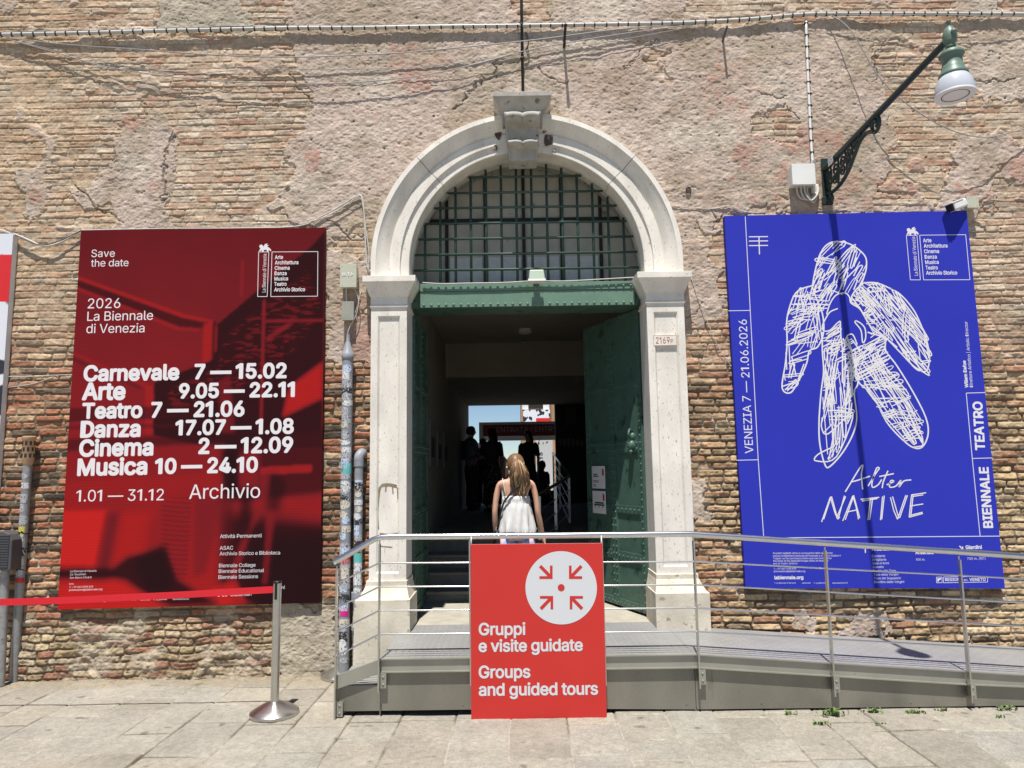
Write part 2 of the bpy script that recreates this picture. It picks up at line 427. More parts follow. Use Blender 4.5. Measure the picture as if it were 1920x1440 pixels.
# ------------------------------------------------------------------ numpy noise for the modelled relief
def vn(X, Z, cx, cz, seed):
    r = np.random.RandomState(seed)
    u = (X+50.0)/cx; v = (Z+50.0)/cz
    iu = np.floor(u).astype(int); iv = np.floor(v).astype(int)
    fu = u-iu; fv = v-iv; fu = fu*fu*(3-2*fu); fv = fv*fv*(3-2*fv)
    T = r.rand(509, 521)*2-1
    g = lambda a, b: T[a % 509, b % 521]
    return (g(iv, iu)*(1-fu)+g(iv, iu+1)*fu)*(1-fv)+(g(iv+1, iu)*(1-fu)+g(iv+1, iu+1)*fu)*fv
def fbm(X, Z, cx, cz, o, seed, gain=0.55):
    a = 1.0; t = 0; s = 0
    for i in range(o):
        s = s+a*vn(X, Z, cx/2**i, cz/2**i, seed+i*17); t += a; a *= gain
    return s/t*1.5
def sst(a, b, x):
    t = np.clip((x-a)/(b-a), 0, 1); return t*t*(3-2*t)
def inpoly(px, py, poly):
    r = np.zeros(px.shape, bool); n = len(poly)
    for i in range(n):
        x1, y1 = poly[i]; x2, y2 = poly[(i+1) % n]
        if y1 == y2: continue
        c = ((y1 > py) != (y2 > py)) & (px < (x2-x1)*(py-y1)/(y2-y1)+x1)
        r ^= c
    return r
def box_blur(a, k):
    for ax in (0, 1):
        p = np.pad(a, [(k, k) if i == ax else (0, 0) for i in (0, 1)], mode='edge')
        c = np.cumsum(p, axis=ax); c = np.insert(c, 0, 0, axis=ax)
        n = a.shape[ax]
        a = (np.take(c, range(2*k+1, 2*k+1+n), axis=ax)-np.take(c, range(0, n), axis=ax))/(2*k+1)
    return a
def grid_mesh(name, V, C, keep, m):
    nz, nx = V.shape[:2]
    idx = np.arange(nz*nx).reshape(nz, nx)
    q = np.stack([idx[:-1, :-1], idx[:-1, 1:], idx[1:, 1:], idx[1:, :-1]], -1)
    q = q[keep] if keep is not None else q.reshape(-1, 4)
    me = bpy.data.meshes.new(name); me.vertices.add(nz*nx)
    me.vertices.foreach_set('co', V.reshape(-1).astype(np.float32))
    nf = len(q); me.loops.add(nf*4); me.polygons.add(nf)
    me.loops.foreach_set('vertex_index', q.reshape(-1).astype(np.int32))
    me.polygons.foreach_set('loop_start', (np.arange(nf)*4).astype(np.int32))
    me.polygons.foreach_set('use_smooth', np.ones(nf, bool))
    me.update(calc_edges=True); me.validate()
    if C is not None:
        a = me.color_attributes.new('Col', 'FLOAT_COLOR', 'POINT')
        a.data.foreach_set('color', np.concatenate([C.reshape(-1, 3), np.ones((nz*nx, 1))], 1).reshape(-1).astype(np.float32))
    me.materials.append(m)
    o = bpy.data.objects.new(name, me); col.objects.link(o)
    return o

# ------------------------------------------------------------------ arch measures
ACX = 0.154; ARO = 1.441; ARI = 1.098; ASZ = 3.688     # arch centre, outer and inner radius, centre height
JL, JR = -0.957, 1.248                                 # clear opening between the jambs
PL0 = -1.286; PR1 = 1.592                              # outer edges of the two pilasters
PF = YW-0.09                                           # front plane of the pilasters

# ================================================================== ground
def make_pavement():
    dx = 0.0088
    xs = np.arange(-7.2, 7.6, dx); ys = np.arange(2.2, 6.75, dx)
    X, Y = np.meshgrid(xs, ys)
    r = np.random.RandomState(5)
    Xw = X+0.006*fbm(X, Y, .5, .5, 2, 11); Yw_ = Y+0.006*fbm(X, Y, .5, .5, 2, 12)
    Xw = Xw-0.02*(Y-5)*(X > -20)
    cb = [-7.8]
    while cb[-1] < 8.4: cb.append(cb[-1]+r.uniform(.33, .45))
    cb = np.array(cb); ci = np.searchsorted(cb, Xw)-1
    R = r.rand(60, 40, 6); d = np.minimum(Xw-cb[ci], cb[ci+1]-Xw); row = np.zeros(X.shape, int)
    for c in range(len(cb)-1):
        m = ci == c
        if not m.any(): continue
        b = [1.0+r.rand()*.5]
        while b[-1] < 7.2: b.append(b[-1]+r.uniform(.30, .72))
        b = np.array(b); yy = Yw_[m]; k = np.searchsorted(b, yy)-1; row[m] = k
        d[m] = np.minimum(d[m], np.minimum(yy-b[k], b[k+1]-yy))
    q = R[ci, row]
    jw = 0.0028+0.0026*fbm(X, Y, .2, .2, 2, 13)+.0015*fbm(X, Y, .04, .04, 2, 24)
    s = sst(0, .007, d-jw)
    h = -0.008*(1-s)+(q[..., 0]-.5)*.005+.0012*fbm(X, Y, .06, .06, 3, 14)+.003*fbm(X, Y, .5, .5, 2, 15)
    h += ((q[..., 1]-.5)*.012)*np.sin(X*2)+0
    pal = lin(np.array([(194, 187, 172), (189, 184, 172), (198, 189, 171), (190, 180, 164), (190, 184, 171), (187, 179, 163), (196, 187, 169)]))
    C = pal[(q[..., 2]*len(pal)).astype(int)]*(0.92+0.15*q[..., 3][..., None])
    C = C*(1+0.10*fbm(X, Y, .25, .25, 3, 16)+0.07*fbm(X, Y, .05, .05, 3, 21))[..., None]
    jm = lin((128, 118, 98)); jw2 = lin((202, 194, 178)); wsel = sst(-.1, .35, fbm(X, Y, .9, .9, 2, 17))[..., None]
    J = jm*(1-wsel)+jw2*wsel; J = J*(1+.2*fbm(X, Y, .05, .05, 2, 18))[..., None]
    C = J*(1-s[..., None])+C*s[..., None]
    # dusty strip of grit along the foot of the wall
    g = sst(6.12, 6.40, Y+.10*fbm(X, Y, .3, .2, 3, 19))[..., None]
    C = C*(1-.8*g)+lin((186, 168, 136))*(1+.15*fbm(X, Y, .03, .03, 2, 20))[..., None]*.8*g
    sp = sst(.98, 1.15, fbm(X, Y, .12, .08, 2, 22))[..., None]
    C = C*(1-.4*sp)
    C = C.mean(-1, keepdims=True)*.35+C*.65; C = C*(1+.07*np.random.RandomState(78).standard_normal(X.shape)+.08*fbm(X, Y, .03, .03, 2, 25))[..., None]
    C = C*0.55*np.array([1.02, 1.0, .94])
    V = np.stack([X, Y, h-.004], -1)
    o = grid_mesh('pavement', V, C, None, M['pave'])
    tag(o, 'pale grey stone paving slabs in front of the wall', None, None, 'structure')
    g = MB(); g.add([(-400, -400, -.035), (400, -400, -.035), (400, 600, -.035), (-400, 600, -.035)], [(0, 1, 2, 3)])
    tag(g.build('ground', M['earth']), 'pale paved ground reaching away all round', None, None, 'structure')
make_pavement()

# ================================================================== facade
bld = empty('brick_building', (0, YW, 0), 'old brick and peeling plaster building with a white stone arched gateway', 'building')

def make_facade():
    dx = 0.0062
    xs = np.arange(-6.9, 7.4, dx); zs = np.arange(-.06, 7.5, dx)
    X, Z = np.meshgrid(xs, zs)
    PX, PY = to_px(X, np.full(X.shape, YW), Z)
    r = np.random.RandomState(3)
    n1 = fbm(X, Z, .30, .30, 4, 31); n2 = fbm(X, Z, .30, .30, 4, 32)
    nf = fbm(X, Z, .05, .05, 3, 33); nm = fbm(X, Z, .12, .10, 3, 34); nb = fbm(X, Z, .9, .7, 3, 35)
    # ---------- zones, in pixels of the photograph
    wx = PX+26*n1+6*nf; wy = PY+26*n2+6*nf
    plaster = [
        [(548, -90), (545, 60), (550, 132), (586, 188), (556, 250), (540, 320), (518, 366), (548, 402), (600, 420), (618, 520), (610, 640), (650, 690), (700, 690), (700, 560),
         (1290, 560), (1340, 600), (1352, 520), (1360, 395), (1640, 410), (1668, 300), (1650, 190), (1642, 110), (1700, 60), (1500, 45), (1420, -90)],
        [(250, 232), (292, 214), (324, 246), (308, 300), (316, 384), (300, 410), (210, 396), (160, 384), (138, 344), (196, 330), (228, 308), (232, 262)],
        [(44, 326), (96, 318), (98, 396), (72, 424), (46, 394)], [(204, 400), (312, 396), (312, 440), (204, 440)],
        [(-40, -60), (44, -60), (42, 16), (0, 24), (-40, 20)], [(304, -90), (462, -90), (460, 56), (298, 56)],
        [(1780, -20), (1800, 130), (1900, 200), (1960, 100), (1960, 40)], [(1770, 250), (1760, 400), (1840, 420), (1850, 330), (1960, 330), (1960, 250)],
        [(518, 1132), (640, 1126), (650, 1290), (520, 1290)], [(600, 420), (612, 640), (640, 640), (640, 420)],
        [(1470, 1156), (1528, 1154), (1536, 1190), (1470, 1190)], [(1556, 1172), (1640, 1168), (1660, 1200), (1560, 1200)],
        [(1292, 900), (1330, 900), (1330, 990), (1294, 985)], [(1284, 560), (1366, 560), (1352, 600), (1290, 620)],
    ]
    holes = [
        [(1418, 204), (1466, 196), (1500, 240), (1486, 262), (1424, 256)], [(1640, 86), (1770, 66), (1742, 140), (1690, 192), (1640, 150)],
        [(1650, 196), (1742, 192), (1764, 290), (1744, 400), (1672, 404), (1664, 280)], [(636, 424), (700, 430), (700, 470), (650, 474), (616, 450)],
        [(1280, -90), (1520, -90), (1470, 30), (1400, 44), (1290, 34)], [(930, -90), (1040, -90), (1030, 20), (980, 34)], [(1215, 80), (1270, 100), (1275, 150), (1210, 130)],
        [(1324, 420), (1362, 420), (1362, 500), (1330, 480)],
    ]
    pm = np.zeros(X.shape, bool)
    for p in plaster: pm |= inpoly(wx, wy, p)
    for p in holes: pm &= ~inpoly(wx, wy, p)
    inred = inpoly(PX, PY, [(130, 440), (600, 440), (590, 1120), (120, 1130)])
    scat = sst(.66, .74, n1*.7+nm*.6+.22*sst(300, 80, PY))   # scattered scraps of plaster high up
    scat *= (PY < 430)
    P0 = np.maximum(pm.astype(float), box_blur(scat*.9, 1))
    thin = 1-.12*inpoly(wx, wy, [(1360, 40), (1660, 60), (1660, 410), (1360, 400)])*sst(-.2, .5, n2)
    # ---------- bricks
    ft0 = sst(1120, 1190, PY+14*n1)*(1-sst(1200, 1420, PX))
    zw = Z+.012*fbm(X, Z, 1.6, .9, 2, 36)+(.0040+.010*ft0)*fbm(X, Z, .22, .2, 2, 37)+.0017*fbm(X, Z, .07, .04, 2, 44)
    co = .0645
    row = np.floor((zw+.5)/co).astype(int); fz = (zw+.5)/co-row
    xw = X+(.006+.012*ft0)*fbm(X, Z, .1, .06, 2, 38)
    D = np.zeros(X.shape); bi = np.zeros(X.shape, int)
    for k in range(row.min(), row.max()+1):
        m = row == k
        b = [-7.4+r.rand()*.2]
        while b[-1] < 7.8: b.append(b[-1]+(.245 if r.rand() < .62 else .125)*r.uniform(.9, 1.1))
        b = np.array(b); x = xw[m]; j = np.searchsorted(b, x)-1
        bi[m] = j; D[m] = np.minimum(x-b[j], b[j+1]-x)
    dz = np.minimum(fz, 1-fz)*co
    R = r.rand(row.max()+2, 180, 7)[row, bi]
    low = sst(470, 800, PY)                                   # 0 high up, 1 low down
    right = sst(1200, 1420, PX)
    foot = sst(1120, 1190, PY+14*n1)*(1-right)                # worn foot of the wall on the left
    jw = .0036+.0035*R[..., 5]+.0034*nf+.0016*low+.0016*nm
    jw = jw-.0014*(1-low)-.0035*sst(.25, .8, n1+.5*nm)*(1-low)
    mc = sst(-.35, .45, fbm(X, Z, .30, .045, 3, 45)+.35*nf)          # where a bed joint has opened
    Dv = D+.0016*(1-low)*(R[..., 5] > .6)
    dd = -np.log(np.exp(-np.clip(Dv-jw, -.02, .1)*220)+np.exp(-np.clip(dz-jw, -.02, .1)*220))/220
    s = sst(-.0005, .0046, dd+.0026*nf+.0016*nm)
    s = s*(1-ft0*.55*sst(-.1, .5, n1+.4*nm))
    depth = (.0082+.0060*low)*np.clip(.85+.55*n2+.45*nm, .2, 1.6)
    pit = fbm(X, Z, .026, .020, 2, 43)
    ero = (R[..., 6] > .955)*sst(.25, .5, R[..., 4]+.2*nm)
    depth = depth*(low+(1-low)*(.50+.62*mc))
    hb = depth*s+((R[..., 3]-.5)*(.0030+.0040*low)+(R[..., 4]-.5)*.10*(fz-.5)*co+(R[..., 0]-.5)*.02*(D-.06))*s-ero*.016*s*(.3+.7*low)+.0016*nm+.0022*nf+(.0010+.0016*low)*pit
    hb += right*low*(.004*nm+.003*nf)
    hb = hb*(1-foot)+foot*(.010*s+.018*n2+.014*nm+.006*nf+.003*pit+.004)
    rg = 1-np.abs(fbm(X, Z, .11, .075, 3, 40)); rg2 = 1-np.abs(fbm(X, Z, .24, .16, 3, 41))
    hp = .0128+.0030*n1+.0026*nm+.0026*nf+.0026*fbm(X, Z, .026, .018, 3, 39)+.0016*np.minimum(0, fbm(X, Z, .05, .03, 3, 47)+.25)*4+.0040*(rg-.7)*sst(-.4, .5, n2)+.0040*(rg2-.7)
    pk = P0*thin
    h = hb*(1-pk)+hp*pk
    # cracks and holes
    crk = np.zeros(X.shape)
    def crack(pts, w=2.2, a=1.0):
        w = w*.78
        for (x0, y0), (x1, y1) in zip(pts[:-1], pts[1:]):
            bx = (PX > min(x0, x1)-12) & (PX < max(x0, x1)+12) & (PY > min(y0, y1)-12) & (PY < max(y0, y1)+12)
            if not bx.any(): continue
            ax = PX[bx]+7*nm[bx]+3*nf[bx]; ay = PY[bx]+6*nf[bx]+5*n1[bx]
            t = np.clip(((ax-x0)*(x1-x0)+(ay-y0)*(y1-y0))/((x1-x0)**2+(y1-y0)**2+1e-6), 0, 1)
            q = np.hypot(ax-x0-t*(x1-x0), ay-y0-t*(y1-y0))
            crk[bx] = np.maximum(crk[bx], a*(1-sst(w*.5, w*1.3, q)))
    crack([(853, 203), (880, 167), (905, 150), (925, 143), (928, 122), (942, 116)], 2.6)
    crack([(545, 138), (560, 168), (588, 190)], 2.4); crack([(324, 244), (312, 282), (306, 300), (310, 380)], 2.2)
    crack([(140, 344), (162, 374), (176, 388), (210, 396)], 2.2); crack([(1012, 132), (1030, 148), (1064, 160)], 1.8)
    crack([(1170, 130), (1190, 118), (1216, 88), (1240, 76)], 2.0); crack([(1425, 176), (1440, 182), (1470, 178)], 2.0)
    crack([(1834, 150), (1846, 158), (1880, 150), (1898, 146)], 2.2); crack([(1635, 150), (1645, 100), (1660, 76)], 1.8)
    crack([(1470, 196), (1500, 226)], 1.4); crack([(616, 414), (640, 432), (655, 448), (676, 446)], 2.2)
    crack([(1290, 600), (1300, 590), (1312, 570)], 2.0); crack([(1336, 430), (1340, 416), (1334, 400)], 1.8)
    for i in range(110):
        ax, ay = r.uniform(620, 1900), r.uniform(-20, 420)
        if r.rand() < .3: ax = r.uniform(0, 620)
        a = r.uniform(-.5, .5); ln = r.uniform(6, 24)
        crack([(ax, ay), (ax+ln*.5, ay+ln*.5*math.sin(a)+r.uniform(-5, 5)), (ax+ln, ay+ln*math.sin(a)+r.uniform(-4, 4))], r.uniform(.6, 1.2), r.uniform(.35, .9))
    for i in range(60):
        ax, ay = r.uniform(580, 1900), r.uniform(0, 500); q = np.hypot(PX-ax, PY-ay)
        crk = np.maximum(crk, 1-sst(1.2, 3.0, q))
    h = h-.009*crk
    # ---------- colour
    pale = lin(np.array([(214, 188, 158), (206, 176, 146), (220, 198, 172), (203, 168, 138), (210, 178, 152), (198, 174, 148), (222, 202, 176), (196, 152, 124)]))
    orng = lin(np.array([(192, 126, 88), (182, 116, 82), (200, 142, 102), (204, 162, 120), (116, 100, 82), (92, 80, 68), (190, 134, 96), (208, 172, 130), (160, 128, 100), (178, 112, 80)]))
    yell = lin(np.array([(210, 178, 130), (200, 168, 122), (192, 158, 116), (182, 134, 100), (214, 188, 146), (150, 128, 100), (206, 176, 132), (204, 174, 130)]))
    worn = lin(np.array([(200, 174, 130), (186, 160, 124), (176, 128, 104), (190, 172, 142), (206, 184, 142), (164, 112, 88)]))
    pick = lambda pal, c: pal[np.minimum((R[..., c]*len(pal)).astype(int), len(pal)-1)]
    ye = (right*sst(640, 860, PY+40*nb))[..., None]
    low3 = np.clip(low+.25*n2*low*(1-low)*4, 0, 1)[..., None]
    rs = np.random.RandomState(77).standard_normal(X.shape)
    lowcol = pick(orng, 0)*(1-ye)+pick(yell, 1)*ye
    pm_ = lin((203, 172, 142)); Bp = pm_+(pick(pale, 0)-pm_)*.85
    B = Bp*(1-low3)+lowcol*low3
    tan = (sst(300, 60, PX+60*n1)*(1-low))[..., None]
    B = B*(1-.5*tan)+lin((200, 168, 128))*.5*tan
    f3 = foot[..., None]; B = B*(1-f3)+pick(worn, 2)*f3
    B = B*(1+(.36*R[..., 2]-.20)*(.45+.55*low))[..., None]*(1+.12*nm+.12*nf+.15*pit+.07*rs)[..., None]
    soot = (low*sst(.35, .75, nb+.5*nm)*.55)[..., None]; B = B*(1-soot)+lin((98, 86, 72))*soot
    bloom = (sst(.1, .9, n2+.4*nm)*(1-low)*.30)[..., None]; B = B*(1-bloom)+lin((206, 194, 174))*bloom
    mo = lin((186, 164, 134))*(1-low3)+lin((132, 112, 88))*low3
    whm = sst(.15, .6, n1+.4*nm)[..., None]*low3*.6; mo = mo*(1-whm)+lin((206, 194, 172))*whm
    mo = mo*(1+.15*nf)[..., None]
    mo = mo*low3+(mo*.72+B*.28)*(1-low3)*(1.06-.30*mc)[..., None]
    B = mo*(1-s[..., None])+B*s[..., None]
    lic = (sst(.35, .6, fbm(X, Z, .16, .10, 4, 46))*(1-low)*.55)[..., None]; B = B*(1-lic)+lin((192, 180, 160))*(1+.15*pit)[..., None]*lic
    base = lin((207, 186, 170))*np.ones(X.shape+(3,))
    t = sst(-.5, .6, n2+.5*nb)[..., None]; base = base*(1-t)+lin((184, 168, 145))*t
    t = sst(.1, .8, n1-.3*nb)[..., None]; base = base*(1-.6*t)+lin((212, 190, 174))*.6*t
    redw = np.zeros(X.shape)
    for pl, a in (([(730, 80), (860, 90), (870, 190), (720, 180)], .55), ([(640, 180), (720, 190), (700, 240), (640, 230)], .25), ([(1380, 230), (1720, 240), (1720, 400), (1370, 390)], .62),
                  ([(1350, 90), (1440, 120), (1440, 260), (1330, 230)], .45), ([(1780, 240), (1930, 250), (1930, 400), (1780, 400)], .5), ([(640, 560), (698, 560), (698, 680), (650, 680)], .95),
                  ([(560, 280), (600, 280), (600, 320), (560, 320)], .6), ([(225, 215), (290, 215), (290, 245), (225, 245)], .7), ([(270, 330), (312, 330), (312, 360), (270, 360)], .8),
                  ([(40, 365), (95, 365), (95, 395), (40, 395)], .6), ([(560, 100), (640, 110), (640, 200), (570, 180)], .35), ([(660, 300), (740, 300), (700, 400), (650, 400)], .4),
                  ([(900, 30), (1200, 30), (1200, 200), (1060, 200), (900, 120)], .15), ([(1280, 150), (1340, 150), (1340, 330), (1280, 300)], .2)):
        redw = np.maximum(redw, a*inpoly(PX+18*n2, PY+18*n1, pl))
    redw = box_blur(redw, 6)
    rm = sst(.26, .52, redw*.72+.34*nm+.26*n1+.22*nf+.20*pit-.06)[..., None]*(.25+.55*sst(0, .5, redw))[..., None]
    base = base*(1-.75*rm)+lin((178, 118, 98))*.75*rm
    big = fbm(X, Z, .75, .5, 4, 48)
    wp = sst(.15, .7, big)[..., None]*.55; base = base*(1-wp)+lin((218, 204, 186))*wp
    dp = sst(.2, .8, -big+.3*nm)[..., None]*.40; base = base*(1-dp)+lin((170, 148, 124))*dp
    yg = sst(.45, .9, nb)[..., None]*.3; base = base*(1-yg)+lin((190, 172, 132))*yg
    base = base*(1+.09*nm+.12*nf+.10*pit+.06*rs-.10*(1-rg)*sst(-.4, .5, n2))[..., None]
    pk_ = sst(.0, .7, n2-.4*n1+.3*nm)[..., None]*.22; base = base*(1-pk_)+lin((206, 172, 154))*pk_
    cem = inpoly(wx, wy, [(518, 1132), (640, 1126), (650, 1290), (520, 1290)]) | inpoly(wx, wy, [(304, -90), (462, -90), (460, 56), (298, 56)])
    cem = box_blur(cem.astype(float), 2)[..., None]; base = base*(1-cem)+lin((190, 178, 156))*(1+.15*nm+.1*nf)[..., None]*cem
    C = B*(1-pk[..., None])+base*pk[..., None]
    C = C*(1-.48*crk[..., None])
    C = np.clip(C, .01, .9); gr = C.mean(-1, keepdims=True); C = (gr+(C-gr)*.84)*FACADE_GAIN*np.array([1.0, .99, .97])
    V = np.stack([X, YW-h, Z], -1)
    xc = (X[:-1, :-1]+X[1:, 1:])/2; zc = (Z[:-1, :-1]+Z[1:, 1:])/2
    hole = ((np.abs(xc-ACX) < 1.30) & (zc < ASZ)) | (np.hypot(xc-ACX, zc-ASZ) < 1.30)
    o = grid_mesh('facade', V, C, ~hole, M['facade'])
    attach(o, bld)
FACADE_GAIN = .83
make_facade()
# wall mass behind the facade skin, so that the building is solid from any side
mb = MB()
mb.box(-6.9, -1.25, YW+.03, YW+.5, -.06, 7.5); mb.box(1.56, 7.39, YW+.03, YW+.5, -.06, 7.5); mb.box(-1.25, 1.56, YW+.03, YW+.5, ASZ+1.47, 7.5)
mb.build('wall_core', M['inner'], bld)
mb = MB(); mb.box(-6.9, 7.39, 9.2, 17.05, 4.25, 8.9); mb.build('unseen_upper_mass', M['farbrick'], bld)  # unseen mass added above the passage to shade the entry banner

# ================================================================== stone gateway
def archivolt(a0, a1, stilt_l, stilt_r, name):
    prof = [(ARO, .02), (ARO, -.125), (ARO-.045, -.128), (ARO-.050, -.120), (ARO-.085, -.102), (ARO-.125, -.072), (ARO-.160, -.044), (ARO-.168, -.044), (ARO-.170, -.058),
            (ARO-.178, -.058), (ARO-.258, -.058), (ARO-.262, -.036), (ARI+.006, -.036), (ARI, -.030), (ARI, .28)]
    path = []
    if stilt_l: path.append(('L', stilt_l))
    n = max(6, int(abs(a1-a0)/math.pi*64))
    for i in range(n+1): path.append(('A', a0+(a1-a0)*i/n))
    if stilt_r: path.append(('R', stilt_r))
    mb = MB(); vs = []
    for k, v in path:
        for r_, y in prof:
            if k == 'L': vs.append((ACX-r_, YW+y, v))
            elif k == 'R': vs.append((ACX+r_, YW+y, v))
            else: vs.append((ACX+r_*math.cos(v), YW+y, ASZ+r_*math.sin(v)))
    m = len(prof); fs = []
    for i in range(len(path)-1):
        for j in range(m-1): fs.append((i*m+j, i*m+j+1, (i+1)*m+j+1, (i+1)*m+j))
    fs.append(tuple(range(m))); fs.append(tuple(reversed(range((len(path)-1)*m, len(path)*m))))
    mb.add(vs, fs)
    return mb.build(name, M['stone'], bld, smooth='auto')
g = .0022
IMP_T = atY(735, 521, PF)[1]       # top of the imposts
archivolt(math.pi, math.radians(135)+g, IMP_T, None, 'arch_stone')
archivolt(math.radians(135)-g, math.radians(44)+g, None, None, 'arch_stone')
archivolt(math.radians(44)-g, 0, None, IMP_T, 'arch_stone')
# soot and rust stains either side of the keystone
def stain(cx, cz, w, h_, seed):
    r = random.Random(seed); mb = MB(); pts = []
    base = [(r.uniform(.8, 1.15)) for _ in range(9)]
    for k in range(9):
        th = 2*math.pi*k/9; pts.append((cx+w*base[k]*math.cos(th), YW-.0635, cz+h_*base[k]*math.sin(th)))
    pts = spline(pts+[pts[0]], 5)[:-1]
    mb.add(pts, [tuple(range(len(pts)))]); return mb
for a in ((934, 252, .035, .05, 3), (929, 276, .022, .03, 4), (1028, 262, .05, .06, 8), (1021, 240, .025, .05, 9), (1040, 282, .02, .025, 12)):
    x, z = atY(a[0], a[1], YW-.07); stain(x, z, a[2], a[3], a[4]).build('stain', M['stone_dark'], bld)

# keystone
kx, kz0 = atY(980, 301, YW-.135); _, kz1 = atY(980, 206, YW-.26); kx = (atY(980, 250, YW-.2)[0])
mb = MB(); nu, nv = 24, 40; vs = []
for j in range(nv+1):
    t = j/nv; z = kz0+(kz1-kz0)*t
    w = .130+.042*t
    # protrusion: lower scroll, hollow, upper scroll
    pr = .095+.05*t
    def roll(c, r): q = 1-((t-c)/r)**2; return math.sqrt(q) if q > 0 else 0
    pr += .055*roll(.32, .085)+.085*roll(.86, .14)
    for i in range(nu+1):
        u = -1+2*i/nu
        rl = roll(.32, .09)+roll(.86, .14)
        lobe = (.012+.034*rl)*math.sqrt(abs(math.sin(math.pi*u)))
        edge = .014 if abs(u) > .88 else 0
        vs.append((kx+u*w, YW-.03-pr-lobe-edge, z))
fs = []
for j in range(nv):
    for i in range(nu):
        a = j*(nu+1)+i; fs.append((a, a+1, a+nu+2, a+nu+1))
b0 = len(vs)
for j in range(nv+1):
    t = j/nv; z = kz0+(kz1-kz0)*t; w = .130+.042*t
    vs += [(kx-w, YW+.05, z), (kx+w, YW+.05, z)]
for j in range(nv):
    a = j*(nu+1); fs.append((a, a+nu+1, b0+2*j+2, b0+2*j)); a += nu; fs.append((a, b0+2*j+1, b0+2*j+3, a+nu+1))
fs.append(tuple(range(nu+1))+(b0+1, b0)); e = nv*(nu+1); fs.append(tuple(range(e, e+nu+1))+(b0+2*nv+1, b0+2*nv))
mb.add(vs, fs); key = mb.build('keystone', M['stone_grey'], bld, smooth='auto')
cz1 = kz1+.005; mb = MB()
mb.moulding(kx-.188, kx+.188, YW-.20, YW+.02, [(0, cz1-.10), (0, cz1), (.012, cz1+.012), (.02, cz1+.03), (.045, cz1+.075), (.075, cz1+.115), (.082, cz1+.12), (.082, cz1+.165)])
cap = mb.build('cap', M['stone_grey'], key, bevel=.003)

def pilaster(x0, x1, side):
    zt, zb = IMP_T, .0
    z_cap0 = atY(735, 577, PF)[1]
    z_ped = atY(722, 1095, PF)[1] if side < 0 else atY(1270, 1082, PF)[1]
    # shaft with sunk panel
    mb = MB(); b = .062; yb = YW+.27; rc = .022
    mb.box(x0, x1, PF+.03, yb, z_ped-.02, z_cap0+.02)
    def rim(a, y, a2, y2):
        (ax0, ax1, az0, az1), (bx0, bx1, bz0, bz1) = a, a2
        q = [(ax0, y, az0), (ax1, y, az0), (ax1, y, az1), (ax0, y, az1), (bx0, y2, bz0), (bx1, y2, bz0), (bx1, y2, bz1), (bx0, y2, bz1)]
        mb.add(q, [(0, 1, 5, 4), (1, 2, 6, 5), (2, 3, 7, 6), (3, 0, 4, 7)])
    o_ = (x0, x1, z_ped, z_cap0); i_ = (x0+b, x1-b, z_ped+.09, z_cap0-.075); i2 = (x0+b+.016, x1-b-.016, z_ped+.106, z_cap0-.091)
    i3 = (x0+b+.020, x1-b-.020, z_ped+.11, z_cap0-.095)
    rim(o_, PF, i_, PF); rim(i_, PF, i2, PF+rc); rim(i2, PF+rc, i3, PF+rc-.004)
    mb.add([(i3[0], PF+rc-.004, i3[2]), (i3[1], PF+rc-.004, i3[2]), (i3[1], PF+rc-.004, i3[3]), (i3[0], PF+rc-.004, i3[3])], [(0, 1, 2, 3)])
    rim((x0, x1, z_ped, z_cap0), PF+.03, o_, PF)
    p = mb.build('pilaster', M['stone'], bld, bevel=.004)
    mb = MB(); h_ = zt-z_cap0
    mb.moulding(x0, x1, PF, yb, [(.0, z_cap0), (.014, z_cap0+.004), (.014, z_cap0+.022), (.006, z_cap0+.028), (.006, z_cap0+h_*.36), (.016, z_cap0+h_*.38), (.030, z_cap0+h_*.48), (.058, z_cap0+h_*.66), (.082, z_cap0+h_*.78),
                                  (.086, z_cap0+h_*.79), (.090, z_cap0+h_*.80), (.090, zt)], 1 if side > 0 else .72, .72 if side > 0 else 1)
    mb.build('capital', M['stone'], p, bevel=.003)
    mb = MB(); zq = z_ped
    mb.moulding(x0, x1, PF, yb, [(.115 if side < 0 else .10, -.04), (.105, zq-.13), (.105, zq-.12), (.085, zq-.115), (.045, zq-.055), (.028, zq-.02), (.022, zq-.012), (.022, zq+.028), (.0, zq+.03)], .35 if side > 0 else .95, .85 if side > 0 else .45)
    mb.build('pedestal', M['stone_base'], p, bevel=.006)
    return p
pl_ = pilaster(PL0, JL, -1); pm_ = Print(PF+.0165)
for q, w in (([(709, 992), (707, 960), (710, 930), (713, 914), (722, 908)], .02), ([(716, 910), (730, 909), (744, 912)], .028), ([(724, 912), (723, 922)], .012), ([(736, 912), (737, 926)], .012), ([(745, 914), (746, 936)], .010), ([(750, 960), (751, 985), (750, 998)], .008), ([(712, 1000), (730, 1002), (748, 999)], .010), ([(748, 1004), (752, 1020), (748, 1030)], .009), ([(712, 1024), (735, 1026)], .009)):
    pm_.ribbon(q, w, True)
pm_.build('paste_mark', M['paste'], pl_)
pr_ = pilaster(JR, PR1, 1)

